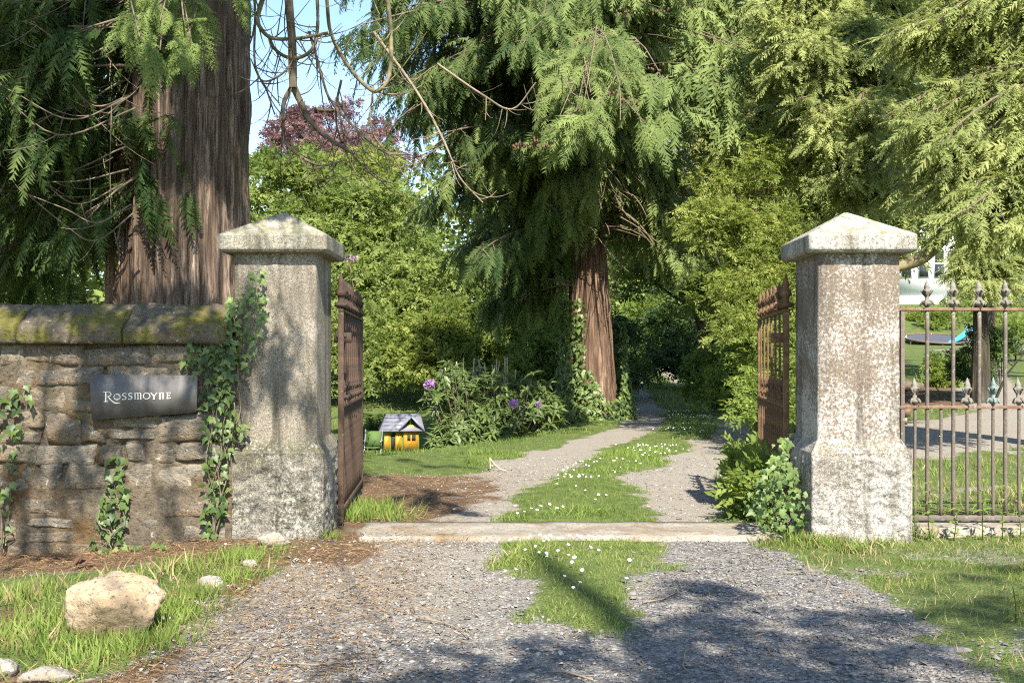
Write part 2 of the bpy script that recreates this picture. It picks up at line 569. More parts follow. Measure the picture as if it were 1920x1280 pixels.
M['blue'] = plain('blue plastic', (0.06, 0.33, 0.68), 0.35, var=0.05)
M['log'] = plain('old log', (0.12, 0.09, 0.06), 0.9, var=0.4)
M['cane'] = plain('pale cane', (0.40, 0.33, 0.21), 0.8, var=0.3, vs=10)

# ------------------------------------------------------------------ terrain
_Y = np.array([3.9, 4.75, 4.9, 5.7, 7.1, 7.83, 10.7, 13.0, 19.1, 25.0, 36.0, 57.8, 120.0])
_L0 = np.array([-1.6, -1.6, -1.6, -1.6, -1.2, -1.13, -0.7, 0.0, 2.0, 3.08, 4.43, 6.96, 14.0])
_L1 = np.array([0.35, 0.35, 0.10, 0.10, -0.05, -0.13, 0.40, 0.97, 2.97, 3.82, 4.92, 7.58, 14.6])
_G1 = np.array([0.35, 0.35, 0.60, 0.76, 1.03, 1.05, 1.20, 2.09, 3.99, 4.95, 6.36, 8.67, 15.8])
_R1 = np.array([2.05, 2.05, 2.05, 1.95, 1.80, 1.72, 2.23, 3.06, 4.60, 5.76, 7.13, 9.44, 16.5])
L0 = lambda y: np.interp(y, _Y, _L0)
L1 = lambda y: np.interp(y, _Y, _L1)
G1 = lambda y: np.interp(y, _Y, _G1)
R1 = lambda y: np.interp(y, _Y, _R1)


def hz(x, y):
    x = np.asarray(x, float)
    y = np.asarray(y, float)
    dl = np.clip((L0(y) - 0.3 - x) / 4.0, 0, 1)
    z = -0.95 * sstep(0, 1, dl) * sstep(11.5, 22, y) * (1 - 1.25 * sstep(26, 40, y))
    dr = np.clip((x - R1(y) - 1.0) / 4.0, 0, 1)
    z = z + dr * (0.04 * np.maximum(y - 13, 0) + 0.16 * np.maximum(y - 58, 0))
    z = z - 0.10 * sstep(-2.0, -3.6, x) * sstep(8.0, 7.0, y)
    z = z + 0.03 * fbm2(x, y, 0.7, 3, 3) * sstep(3, 5, y)
    med = sstep(0, 0.25, np.minimum(x - L1(y), G1(y) - x))
    z = z + 0.013 * np.clip(y - 30, 0, 70)
    z = z + 0.025 * med
    sl = sstep(0.15, 0.0, np.maximum(np.maximum(7.12 - y, y - 7.80), np.maximum(-1.12 - x, x - 1.93)))
    z = z * (1 - sl) - 0.004 * sl
    return z


def h1(x, y):
    return float(hz(np.array([x]), np.array([y]))[0])


def masks(x, y):
    """grass, gravel, soil weights before blending noise (0..1)."""
    e = 0.26 * fbm2(x, y, 1.6, 4, 11) + 0.20 * fbm2(x, y, 6.0, 4, 12)
    sm = lambda d, w=0.12: sstep(-w, w, d + e)
    med = sm(np.minimum(x - L1(y), G1(y) - x) + 0.02)
    med = med * sstep(4.6, 4.95, y + 0.6 * e)
    left = sm(L0(y) - x)
    right = sm(x - R1(y))
    # bare needle litter: strip at the wall foot, patch behind the left gate leaf
    foot = sstep(6.15, 6.6, y + 0.8 * e) * sstep(7.9, 7.2, y) * sstep(-0.75, -1.05, x)
    patch = sstep(7.5, 7.9, y) * sstep(11.8, 10.6, y + 1.4 * e) * sm(L0(y) + 0.42 + 0.7 * e - x, 0.55)
    grass = np.maximum(np.maximum(med, left), right)
    soil = np.clip(foot + patch, 0, 1)
    # branch path to the right behind the railing
    pc = 15.2 + 0.55 * (x - 5)
    path = sstep(2.6, 2.0, np.abs(y - pc) + 2.0 * e) * sstep(2.4, 3.2, x - 0.0 * y) * sstep(13.5, 12.0, x)
    p2 = sstep(0.9, 0.6, np.abs(x - (10.8 + (y - 22) * 0.42)) + e) * sstep(19, 21, y) * sstep(58, 50, y)
    path = np.maximum(path, p2)
    grass = grass * (1 - path)
    # shade soil below the trees on the right
    sh = sstep(2.5, 1.5, np.hypot((x - 11.0) / 2.0, (y - 24) / 1.5) + 2 * e) * 0.7
    soil = np.maximum(soil * (1 - 0.0), sh * (1 - path))
    # thinner worn grass at the right-hand lawn
    worn = sstep(2.6, 3.2, x) * sstep(7.5, 8.2, y) * sstep(13, 10, y) * sstep(-0.1, 0.35, fbm2(x, y, 1.3, 3, 21))
    grass = grass * (1 - 0.6 * worn)
    lit = 0.85 * sstep(-0.05, 0.22, fbm2(x, y, 1.5, 4, 61)) * sstep(-1.2, -1.6, x) * sstep(7.3, 6.9, y)
    soil = np.maximum(soil, lit)
    bare = 0.5 * sstep(0.12, 0.35, fbm2(x, y, 1.8, 4, 62)) * sstep(1.7, 2.2, x) * sstep(7.2, 6.8, y)
    grass = grass * (1 - bare)
    grass = grass * (1 - soil * 0.9)
    return np.clip(grass, 0, 1), np.clip(soil, 0, 1), np.clip(path, 0, 1)


def axis(breaks):
    out = []
    for a, b, step0, step1 in breaks:
        n = max(2, int(abs(b - a) / ((step0 + step1) / 2)))
        t = np.linspace(0, 1, n, endpoint=False)
        k = step1 / step0
        s = (k ** t - 1) / (k - 1) if abs(k - 1) > 1e-6 else t
        out.append(a + (b - a) * s)
    out.append([breaks[-1][1]])
    return np.concatenate(out)


gx = axis([(-160, -30, 16, 5), (-30, -5, 3, 0.14), (-5, 5, 0.085, 0.085), (5, 16, 0.1, 0.4), (16, 40, 0.5, 4), (40, 160, 5, 16)])
gy = axis([(-60, -6, 12, 2), (-6, 3.5, 1.2, 0.1), (3.5, 11, 0.05, 0.06), (11, 30, 0.07, 0.3), (30, 80, 0.35, 2), (80, 240, 3, 20)])
GX, GY = np.meshgrid(gx, gy)
GZ = hz(GX, GY)
gr, so, pa = masks(GX, GY)
GZ = GZ + 0.012 * (1 - gr) * fbm2(GX, GY, 9.0, 3, 31) * (GY < 30)
gV = np.stack([GX, GY, GZ], -1).reshape(-1, 3)
nx, ny = len(gx), len(gy)
ii = (np.arange(ny - 1)[:, None] * nx + np.arange(nx - 1)[None, :]).ravel()
gF = np.stack([ii, ii + 1, ii + nx + 1, ii + nx], -1)
gmask = gr.ravel()[gF].mean(1)
smask = so.ravel()[gF].mean(1)
pmask = pa.ravel()[gF].mean(1)
cy_ = gV[gF][:, :, 1].mean(1)
cx_ = gV[gF][:, :, 0].mean(1)
is_path = pmask > 0.5
is_drive = (~is_path) & (gmask < 0.5) & (smask < 0.55) & (cx_ > L0(cy_) - 0.6) & (cx_ < R1(cy_) + 0.6)
is_road = (cy_ < 3.0)
m = NT('ground')
g = m.attr('grass')
s = m.attr('soil')
co = m.coord('Object')
n_f = m.noise(55.0, 6.0, 0.75, co)
n_m = m.noise(6.0, 6.0, 0.65, co)
n_b = m.noise(0.9, 4.0, 0.6, co)
v = m.vor(62.0, co)
sc_ = m.n('ShaderNodeSeparateColor', i0=v.outputs['Color'])
grav = m.ramp(sc_.outputs[0], (0.0, (0.065, 0.065, 0.066)), (0.45, (0.135, 0.127, 0.117)), (0.8, (0.215, 0.205, 0.19)), (1.0, (0.36, 0.34, 0.305)))
grav = m.mix(m.ramp(n_m, (0.45, 0.0), (0.65, 0.55)), grav, (0.25, 0.215, 0.165))
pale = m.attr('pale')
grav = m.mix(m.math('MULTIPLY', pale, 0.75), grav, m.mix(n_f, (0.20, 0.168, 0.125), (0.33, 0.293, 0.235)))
grassc = m.mix(m.ramp(n_m, (0.35, 0.0), (0.65, 1.0)), (0.055, 0.088, 0.02), (0.135, 0.165, 0.045))
grassc = m.mix(m.ramp(n_f, (0.4, 0.0), (0.7, 0.6)), grassc, (0.05, 0.055, 0.02))
soilc = m.mix(m.ramp(n_f, (0.35, 0.0), (0.65, 1.0)), (0.05, 0.032, 0.02), (0.19, 0.12, 0.068))
n_e = m.noise(22.0, 6.0, 0.7, co)
gm = m.ramp(m.math('ADD', g, m.math('MULTIPLY', m.math('SUBTRACT', n_e, 0.5), 2.0)), (0.35, 0.0), (0.65, 1.0))
sm_ = m.ramp(m.math('ADD', s, m.math('MULTIPLY', m.math('SUBTRACT', n_m, 0.5), 0.9)), (0.40, 0.0), (0.62, 1.0))
c = m.mix(gm, grav, grassc)
c = m.mix(sm_, c, soilc)
hh = m.math('ADD', m.math('MULTIPLY', m.math('SUBTRACT', 0.6, v.outputs['Distance']), 0.9), m.math('MULTIPLY', n_f, 0.5))
m.bump(hh, 0.8, 0.02)
M['ground'] = m.fin(c, 0.95, 0, 0.15)
pale = np.maximum(sstep(7.0, 8.0, GY), 0.75 * sstep(0.9, -0.4, GX + 0.35 * fbm2(GX, GY, 0.8, 3, 51)) * sstep(4.2, 5.2, GY + 0.3 * GX))  # front-left gravel painted paler as sunlit; also paler beyond the slab
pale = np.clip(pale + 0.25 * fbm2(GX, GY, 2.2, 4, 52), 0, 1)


def ground_piece(name, sel):
    f = gF[sel]
    used, inv = np.unique(f, return_inverse=True)
    me = make_mesh(name, gV[used], inv.reshape(f.shape), M['ground'],
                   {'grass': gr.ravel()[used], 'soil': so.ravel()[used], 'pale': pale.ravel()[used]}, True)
    o = obj(name, me)
    tag(o, kind='structure')
    return o


o = ground_piece('ground', ~(is_drive | is_path | is_road))
o['label'] = 'grassy ground and needle litter on both sides of the drive'
o = ground_piece('drive', is_drive & ~is_road)
o['label'] = 'gravel drive with two wheel tracks running through the gateway'
o = ground_piece('path', is_path & ~is_road)
o['label'] = 'pale gravel path curving behind the iron railing'
o = ground_piece('road', is_road)
o['label'] = 'gravel forecourt in front of the gateway'


# threshold slab, with a broken left end
def slab(name, x0, x1, y0, y1, z0, z1, mat, label, seed):
    nxx, nyy = 60, 8
    X, Yy = np.meshgrid(np.linspace(x0, x1, nxx), np.linspace(y0, y1, nyy))
    X, Yy = X.copy(), Yy.copy()
    Yy[0] += 0.02 * fbm2(X[0], Yy[0] * 0, 5, 3, seed)
    Yy[-1] += 0.03 * fbm2(X[-1], Yy[-1] * 0, 4, 3, seed + 1)
    X[:, 0] += 0.08 * fbm2(X[:, 0] * 0, Yy[:, 0], 5, 3, seed)
    X[:, -1] += 0.05 * fbm2(X[:, -1] * 0, Yy[:, -1], 5, 3, seed + 4)
    Z = z1 + 0.006 * fbm2(X, Yy, 6, 3, seed + 2)
    V = np.stack([X, Yy, Z], -1).reshape(-1, 3)
    Vb = V.copy()
    Vb[:, 2] = z0
    i = (np.arange(nyy - 1)[:, None] * nxx + np.arange(nxx - 1)[None, :]).ravel()
    F = [np.stack([i, i + 1, i + nxx + 1, i + nxx], -1)]
    ring = np.concatenate([np.arange(nxx), np.arange(1, nyy) * nxx + nxx - 1, (nyy - 1) * nxx + np.arange(nxx - 2, -1, -1), np.arange(nyy - 2, 0, -1) * nxx])
    r2 = np.roll(ring, -1)
    F.append(np.stack([ring, ring + len(V), r2 + len(V), r2], -1))
    o = obj(name, make_mesh(name, np.concatenate([V, Vb]), [np.concatenate(F)], mat))
    tag(o, label, 'stone slab')
    return o


slab('threshold_slab', -1.12, 1.93, 7.12, 7.80, -0.1, 0.028, M['slab'], 'long pale stone slab lying across the drive between the two gate pillars', 5)
slab('kerb_slab', 2.97, 6.2, 7.36, 7.95, -0.1, 0.055, M['slab'], 'pale stone kerb slab under the iron railing right of the pillar', 9)


# ------------------------------------------------------------------ gate pillars
def square_shell(prof, m_side, rows, disp=None, top=None):
    """prof: list of (half width, z). A square tube with m_side points per side; disp(P, N, face_uv) -> offset along N."""
    prof = np.asarray(prof, float)
    seg = np.concatenate([[0], np.cumsum(np.linalg.norm(np.diff(prof, axis=0), axis=1))])
    ts = np.unique(np.concatenate([np.linspace(0, seg[-1], rows), seg]))
    hw = np.interp(ts, seg, prof[:, 0])
    zz = np.interp(ts, seg, prof[:, 1])
    u = np.linspace(-1, 1, m_side, endpoint=False)
    cx = np.concatenate([u, np.ones(m_side), -u, -np.ones(m_side)])
    cyy = np.concatenate([-np.ones(m_side), u, np.ones(m_side), -u])
    n = np.concatenate([np.tile([0, -1, 0], (m_side, 1)), np.tile([1, 0, 0], (m_side, 1)), np.tile([0, 1, 0], (m_side, 1)), np.tile([-1, 0, 0], (m_side, 1))]).astype(float)
    # corner softening
    rad = np.maximum(np.abs(cx), np.abs(cyy))
    k = 4 * m_side
    V = np.stack([hw[:, None] * cx, hw[:, None] * cyy, np.repeat(zz[:, None], k, 1)], -1)
    if disp is not None:
        uu = np.concatenate([u, u, u, u])
        D = disp(V.reshape(-1, 3), np.tile(uu, len(ts)), np.repeat(zz, k)).reshape(len(ts), k)
        V = V + D[..., None] * n[None]
    V = V.reshape(-1, 3)
    i = np.arange(len(ts) - 1)[:, None] * k
    j = np.arange(k)[None, :]
    j2 = (j + 1) % k
    F = np.stack([i + j, i + j2, i + k + j2, i + k + j], -1).reshape(-1, 4)
    Fs = [F]
    if top is not None:
        V = np.concatenate([V, [[0, 0, top]]])
        jj = np.arange(k)
        Fs.append(np.stack([(len(ts) - 1) * k + jj, (len(ts) - 1) * k + (jj + 1) % k, np.full(k, len(V) - 1)], -1))
    return V, Fs


def pillar(cx, cyp, label, mats, seed):
    t = thing('gate_pillar', label, 'gate pillar', (cx, cyp, 0), 'granite pillars of the gateway')

    def rough(Pv, u, z):
        d = fbm(Pv * 9 + seed, 5, seed, 0.6)
        d2 = fbm(Pv * 26 + seed, 3, seed + 5)
        w = sstep(1.0, 0.86, np.abs(u)) * sstep(0.61, 0.56, z) * sstep(-0.3, 0.0, z)
        d3 = fbm(Pv * 17 + seed + 9, 4, seed + 2, 0.65)
        return 0.030 * w * (0.5 + 0.9 * d3 - 0.5 * np.clip(np.abs(d) * 2, 0, 1) + 0.35 * d2) - 0.012 + 0.004 * d2

    def fine(Pv, u, z):
        return 0.004 * fbm(Pv * 14 + seed, 4, seed) - 0.006 * sstep(0.93, 1.0, np.abs(u))

    V, F = square_shell([(0.367, -0.25), (0.367, 0.622), (0.352, 0.645), (0.302, 0.73)], 40, 80, rough, 0.73)
    o = obj('plinth', make_mesh('plinth', V, F, mats[0], smooth=False), t)
    V, F = square_shell([(0.298, 0.70), (0.296, 2.08)], 20, 60, fine)
    obj('shaft', make_mesh('shaft', V, F, mats[1]), t)
    V, F = square_shell([(0.28, 2.062), (0.372, 2.066), (0.388, 2.085), (0.389, 2.185), (0.381, 2.197), (0.02, 2.398)], 26, 40, fine, 2.40)
    obj('cap', make_mesh('cap', V, F, mats[2]), t)
    return t


pl = pillar(-1.712, 7.50, 'granite gate pillar with ivy beside the mossy stone wall and name plate', (M['rough_a'], M['granite_a'], M['granite_cap']), 3)
pr = pillar(2.512, 7.50, 'sunlit pale lichened gate pillar beside the iron railing', (M['rough_b'], M['granite_b'], M['granite_capb']), 8)

# ------------------------------------------------------------------ stone wall
wall = thing('stone_wall', 'rubble stone wall with mossy coping left of the gate pillar', 'wall', (-2.05, 7.1, 0))


def wpt(o, a):
    return np.asarray(a, float) - np.array(o.location)


b = MB()
b.box((-7.2, 7.15, -0.4), (-2.0, 7.60, 1.42))
mx, mz = np.meshgrid(np.linspace(-5.2, -2.0, 190), np.linspace(-0.4, 1.42, 110))
mp = np.stack([mx, 7.112 + 0 * mx, mz], -1).reshape(-1, 3)
mp[:, 1] += 0.032 * sstep(0.02, 0.16, fbm(mp * 3.1, 3, 41)) * sstep(0.3, 0.6, mp[:, 2])
mp[:, 1] += -0.016 * fbm(mp * 6, 4, 3) - 0.008 * fbm(mp * 25, 3, 4) - 0.012 * sstep(0.55, 0.1, mp[:, 2]) * (fbm(mp * 2.5, 2, 6) + 0.5)
mi = (np.arange(109)[:, None] * 190 + np.arange(189)[None, :]).ravel()
b.add(mp, np.stack([mi, mi + 1, mi + 191, mi + 190], -1))
b.obj('mortar_core', M['mortar'], wall, loc=(2.05, -7.1, 0))


def wall_stone(x0, x1, z0, z1, seed, proud):
    nu, nv = 13, 10
    r = np.random.default_rng(seed)
    u, v = np.meshgrid(np.linspace(0, 1, nu), np.linspace(0, 1, nv))
    j = r.uniform(-1, 1, 8) * 0.022
    c00, c10, c11, c01 = np.array([x0 + j[0], z0 + j[1]]), np.array([x1 + j[2], z0 + j[3]]), np.array([x1 + j[4], z1 + j[5]]), np.array([x0 + j[6], z1 + j[7]])
    Q = ((1 - u) * (1 - v))[..., None] * c00 + (u * (1 - v))[..., None] * c10 + (u * v)[..., None] * c11 + ((1 - u) * v)[..., None] * c01
    edge = (1 - (2 * u - 1) ** 10) * (1 - (2 * v - 1) ** 10)
    pts = np.stack([Q[..., 0], np.zeros_like(u), Q[..., 1]], -1).reshape(-1, 3)
    nz = fbm(pts * 7 + seed * 3.1, 4, seed % 50)
    nz2 = fbm(pts * 5 + 40 + seed, 3, 7)
    nz3 = fbm(pts * 5 + 80 + seed, 3, 8)
    rim = (1 - edge.ravel())
    pts[:, 0] += 0.028 * nz2 * (0.4 + rim)
    pts[:, 2] += 0.026 * nz3 * (0.4 + rim)
    pts[:, 1] = 7.122 - edge.ravel() * (0.012 + 0.8 * proud) - 0.024 * nz * (0.3 + edge.ravel())
    # skirt to the back
    ring = np.concatenate([np.arange(nu), np.arange(1, nv) * nu + nu - 1, (nv - 1) * nu + np.arange(nu - 2, -1, -1), np.arange(nv - 2, 0, -1) * nu])
    bk = pts[ring].copy()
    bk[:, 1] = 7.15
    i = (np.arange(nv - 1)[:, None] * nu + np.arange(nu - 1)[None, :]).ravel()
    F = np.stack([i, i + 1, i + nu + 1, i + nu], -1)
    k = np.arange(len(ring))
    r2 = np.roll(k, -1)
    F2 = np.stack([ring, len(pts) + k, len(pts) + r2, ring[r2]], -1)
    c = np.array([(x0 + x1) / 2, 7.1, (z0 + z1) / 2])
    V = np.concatenate([pts, bk]) - c
    o = obj('stone', make_mesh('stone', V, np.concatenate([F, F2]), M['wallstone'], smooth=False), wall, loc=c - np.array(wall.location))
    return o


rw = np.random.default_rng(12)
zc = -0.22
courses = [0.20, 0.19, 0.17, 0.21, 0.15, 0.22, 0.18, 0.16, 0.15]
sid = 100
for ci, hgt in enumerate(courses):
    z0, z1 = zc, min(zc + hgt, 1.41)
    x = -2.03 + (-0.0 if ci % 2 else 0.0)
    while x > -4.6:
        w = rw.uniform(0.15, 0.56)
        x0 = max(x - w, -4.75)
        sid += 1
        if rw.random() < 0.14 and hgt > 0.15 and w > 0.3:
            zm = z0 + (z1 - z0) * rw.uniform(0.4, 0.6)
            wall_stone(x0 + 0.008, x - 0.008, z0 + 0.006, zm - 0.006, sid, rw.uniform(-0.006, 0.02))
            wall_stone(x0 + 0.008, x - 0.008, zm + 0.006, z1 - 0.006, sid + 400, rw.uniform(-0.006, 0.02))
        else:
            wall_stone(x0 + 0.008, x - 0.008, z0 + 0.006, z1 - 0.006, sid, rw.uniform(-0.006, 0.024))
        x = x0
    zc += hgt
# coping stones
x = -2.02
ck = 0
while x > -7.0:
    w = rw.uniform(0.55, 0.95)
    x0 = x - w
    nu = 48
    prof = np.array([(7.14, 1.405), (7.03, 1.407), (7.02, 1.412), (7.018, 1.515), (7.026, 1.525), (7.12, 1.585), (7.25, 1.66), (7.36, 1.705), (7.5, 1.66), (7.66, 1.56), (7.68, 1.42), (7.55, 1.41)])
    sg = np.concatenate([[0], np.cumsum(np.linalg.norm(np.diff(prof, axis=0), axis=1))])
    tt = np.linspace(0, sg[-1], 44)
    pc = np.stack([np.interp(tt, sg, prof[:, 0]), np.interp(tt, sg, prof[:, 1])], 1)
    us = np.linspace(x0 + 0.006, x - 0.006, nu)
    V = np.stack([np.repeat(us[:, None], len(pc), 1), np.repeat(pc[None, :, 0], nu, 0), np.repeat(pc[None, :, 1], nu, 0)], -1).reshape(-1, 3)
    d = fbm(V * 5 + ck, 4, 5) * 0.024 + fbm(V * 22, 4, 6, 0.65) * 0.022
    V[:, 1] -= d * 0.8
    V[:, 2] += d * (V[:, 2] > 1.45)
    k = len(pc)
    i = (np.arange(nu - 1)[:, None] * k + np.arange(k - 1)[None, :]).ravel()
    F = np.stack([i, i + k, i + k + 1, i + 1], -1)
    e1 = np.arange(k)[None, :]
    e2 = ((nu - 1) * k + np.arange(k)[::-1])[None, :]
    c = np.array([(x0 + x) / 2, 7.3, 1.5])
    obj('coping_stone', make_mesh('coping_stone', V - c, [F, e1, e2], M['coping'], smooth=False), wall, loc=c - np.array(wall.location))
    x = x0
    ck += 1

# name plate
YS = 7.045
corn = [(168, 702), (369, 703.5), (367, 774), (172, 788)]
b = MB()
top_e = [P(168 + (369 - 168) * t, 702 + 1.5 * t, YS) for t in np.linspace(0, 1, 16)]
bot_e = [P(172 + (367 - 172) * t, 788 - 14 * (t ** 0.8), YS) for t in np.linspace(0, 1, 16)]
bot_e[-1] = P(366, 772, YS)
rim = top_e[:-1] + [P(366, 702.5, YS), P(369.5, 706, YS), P(369, 740, YS), P(367.5, 770, YS)] + bot_e[::-1]
rim = np.array(rim)
n = len(rim)
back = rim + np.array([0, 0.028, 0])
cc = rim.mean(0)
k = np.arange(n)
sign = thing('name_plate', 'dark slate name plate with cream lettering fixed to the stone wall', 'sign', cc + np.array([0, 0.014, 0]))
so_ = np.array(sign.location)
b.add(np.concatenate([rim, back]) - so_, [k[None, ::-1], (k + n)[None, :], np.stack([k, (k + 1) % n, (k + 1) % n + n, k + n], -1)])
b.obj('slate_slab', M['slate'], sign)


def stroke(mb, pts, w, Yp):
    """Flat ribbon along zoomed-in plate coordinates (u, v); w a width or a width per point."""
    pts = np.asarray(pts, float)
    if len(pts) > 2:
        # Catmull-Rom
        q = np.concatenate([[2 * pts[0] - pts[1]], pts, [2 * pts[-1] - pts[-2]]])
        out = []
        ws = np.broadcast_to(np.asarray(w, float), (len(pts),))
        wo = []
        for i in range(len(pts) - 1):
            for t in np.linspace(0, 1, 5, endpoint=False):
                p0, p1, p2, p3 = q[i:i + 4]
                out.append(0.5 * (2 * p1 + (p2 - p0) * t + (2 * p0 - 5 * p1 + 4 * p2 - p3) * t * t + (3 * p1 - p0 - 3 * p2 + p3) * t ** 3))
                wo.append(ws[i] * (1 - t) + ws[i + 1] * t)
        out.append(pts[-1])
        wo.append(ws[-1])
        pts, w = np.array(out), np.array(wo)
    else:
        w = np.broadcast_to(np.asarray(w, float), (len(pts),))
    t = norm(np.gradient(pts, axis=0))
    nn = np.stack([-t[:, 1], t[:, 0]], 1)
    a, c_ = pts + nn * w[:, None] / 2, pts - nn * w[:, None] / 2
    W = lambda A: np.array([P(150 + p[0] / 8.0, 680 + p[1] / 8.0, Yp) for p in A]) - so_
    A, C_ = W(a), W(c_)
    n = len(pts)
    d = np.array([0, 0.003, 0])
    V = np.concatenate([A, C_, A + d, C_ + d])
    i = np.arange(n - 1)
    mb.add(V, [np.stack([i, i + 1, n + i + 1, n + i], -1), np.stack([i, i + 2 * n, i + 2 * n + 1, i + 1], -1), np.stack([n + i, n + i + 1, i + 3 * n + 1, i + 3 * n], -1)])


def ell(cx, cy_, rx, ry, a0, a1, n=13):
    a = np.radians(np.linspace(a0, a1, n))
    return np.stack([cx + rx * np.cos(a), cy_ + ry * np.sin(a)], 1)


LET = {}
LET['letter_r'] = [([(385, 440), (385, 578)], 17), ([(345, 436), (385, 440)], 8), ([(356, 582), (416, 582)], 9),
                   ([(385, 440), (430, 437), (458, 455), (462, 478), (440, 500), (400, 508)], [8, 9, 13, 15, 11, 7]),
                   ([(412, 505), (450, 545), (500, 590), (545, 607), (592, 601)], [9, 16, 17, 12, 6])]
LET['letter_o'] = [(ell(554, 512, 47, 41, 0, 360, 25), [9, 8, 7, 8, 10, 13, 13, 12, 10, 8, 7, 8, 9, 9, 8, 7, 8, 10, 12, 13, 12, 10, 8, 8, 9])]


def ess(cx, dy):
    return [([(cx + 26, 462 + dy), (cx + 4, 454 + dy), (cx - 20, 464 + dy), (cx - 22, 484 + dy), (cx, 500 + dy), (cx + 24, 516 + dy), (cx + 24, 538 + dy), (cx, 549 + dy), (cx - 26, 542 + dy)],
             [8, 9, 12, 15, 17, 16, 12, 9, 8]), ([(cx + 27, 455 + dy), (cx + 26, 474 + dy)], 7), ([(cx - 27, 532 + dy), (cx - 26, 552 + dy)], 7)]


LET['letter_s'] = ess(663, 2)
LET['letter_s_'] = ess(752, 0)
LET['letter_m'] = [([(826, 456), (824, 500), (828, 541)], 14), ([(808, 462), (828, 452)], 8), ([(826, 468), (846, 452), (866, 462), (868, 500), (868, 541)], [6, 8, 12, 14, 14]),
                   ([(868, 468), (888, 452), (908, 464), (911, 500), (910, 541)], [6, 8, 12, 14, 14]), ([(812, 542), (844, 542)], 7), ([(854, 542), (882, 542)], 7), ([(896, 542), (924, 541)], 7)]
LET['letter_o_'] = [(ell(998, 498, 49, 44, 0, 360, 25), 11)]
LET['letter_y'] = [([(1066, 452), (1086, 478), (1108, 505)], 15), ([(1150, 450), (1130, 478), (1108, 505)], 9), ([(1108, 503), (1107, 545)], 14), ([(1054, 451), (1084, 451)], 7), ([(1136, 450), (1162, 450)], 7), ([(1092, 547), (1124, 546)], 7)]
LET['letter_n'] = [([(1200, 453), (1200, 538)], 14), ([(1184, 452), (1262, 450)], 9), ([(1246, 452), (1246, 536)], 14), ([(1184, 539), (1216, 539)], 7), ([(1232, 538), (1262, 537)], 7)]
LET['letter_e'] = [([(1312, 450), (1310, 535)], 14), ([(1296, 449), (1352, 447)], 8), ([(1310, 491), (1346, 490)], 8), ([(1296, 537), (1356, 533)], 8), ([(1353, 444), (1354, 462)], 7), ([(1358, 518), (1356, 536)], 7), ([(1346, 482), (1347, 498)], 6)]
for nm, strokes in LET.items():
    b = MB()
    for i, (pts, w) in enumerate(strokes):
        stroke(b, pts, w, YS - 0.0026 - 0.00025 * i)
    b.obj(nm.rstrip('_'), M['letter'], sign)

# ------------------------------------------------------------------ ironwork


def finial_mesh(name, mat, h=0.22, w=0.06, seg=10):
    b = MB()
    k = h / 0.22
    b.lathe(np.array([(0.012, 0), (0.020, 0.004), (0.044, 0.022), (0.046, 0.034), (0.030, 0.046), (0.020, 0.054), (0.022, 0.075), (0.016, 0.085), (0.020, 0.10),
                      (0.038, 0.125), (0.036, 0.140), (0.024, 0.150), (0.028, 0.160), (0.018, 0.185), (0.004, 0.220), (0.001, 0.222)]) * np.array([w / 0.06, k]), seg, sx=1.0, sy=0.85)
    # curled leaves at the base and waist
    for a in np.arange(4) / 4 * 2 * math.pi:
        d = np.array([math.cos(a), math.sin(a), 0])
        s_ = w / 0.06
        pts = [np.array([0, 0, 0.05 * k]) + d * 0.016 * s_, np.array([0, 0, 0.045 * k]) + d * 0.036 * s_, np.array([0, 0, 0.022 * k]) + d * 0.052 * s_, np.array([0, 0, 0.008 * k]) + d * 0.056 * s_]
        b.tube(pts, np.array([0.010, 0.012, 0.010, 0.004]) * s_, 5)
        pts = [np.array([0, 0, 0.082 * k]) + d * 0.012 * s_, np.array([0, 0, 0.110 * k]) + d * 0.030 * s_, np.array([0, 0, 0.135 * k]) + d * 0.042 * s_, np.array([0, 0, 0.128 * k]) + d * 0.050 * s_]
        b.tube(pts, np.array([0.007, 0.008, 0.009, 0.004]) * s_, 5)
    return b.mesh(name, mat, True)


def bar_mesh(name, mat, z0, z1, r, seg=8):
    b = MB()
    zz = np.linspace(z0, z1, 10)
    pts = np.stack([0.0015 * np.sin(zz * 9), 0.0015 * np.cos(zz * 7), zz], 1)
    b.tube(pts, r, seg)
    return b.mesh(name, mat, True)


def box_obj(name, a, c, mat, parent, bev=0.0):
    b = MB().box(a, c)
    o = b.obj(name, mat, parent)
    if bev:
        md = o.modifiers.new('bevel', 'BEVEL')
        md.width = bev
        md.segments = 2
    return o


# railing to the right of the pale pillar
YR = 7.6
rail = thing('iron_railing', 'weathered iron railing with spear finials right of the pale pillar', 'railing', (2.9, YR, 0.0))
box_obj('top_rail', (-0.08, -0.022, 1.667), (2.62, 0.022, 1.690), M['iron_top'], rail, 0.003)
box_obj('middle_rail', (0.05, -0.022, 0.922), (2.62, 0.022, 0.945), M['iron_top'], rail, 0.003)
box_obj('bottom_rail', (0.10, -0.025, 0.072), (2.62, 0.025, 0.108), M['iron_rail'], rail, 0.004)
box_obj('frame_post', (0.062, -0.018, 0.30), (0.092, 0.018, 1.70), M['iron_rail'], rail, 0.003)
box_obj('end_post', (2.60, -0.03, 0.0), (2.66, 0.03, 1.75), M['iron_rail'], rail, 0.004)
b = MB()
b.box((0.092, -0.02, 0.86), (0.135, 0.02, 0.95))
b.box((0.092, -0.014, 0.80), (0.112, 0.014, 0.86))
b.obj('bracket', M['iron_top'], rail)
tall = bar_mesh('tall_bar', M['iron_rail'], 0.09, 1.70, 0.0155)
short = bar_mesh('short_bar', M['iron_rail'], 0.09, 0.955, 0.0125)
fin_t = finial_mesh('finial', M['iron_finial'], 0.205, 0.056)
fin_s = finial_mesh('finial', M['iron_finial'], 0.205, 0.054)
fin_g = finial_mesh('finial', M['iron_verdigris'], 0.21, 0.050)
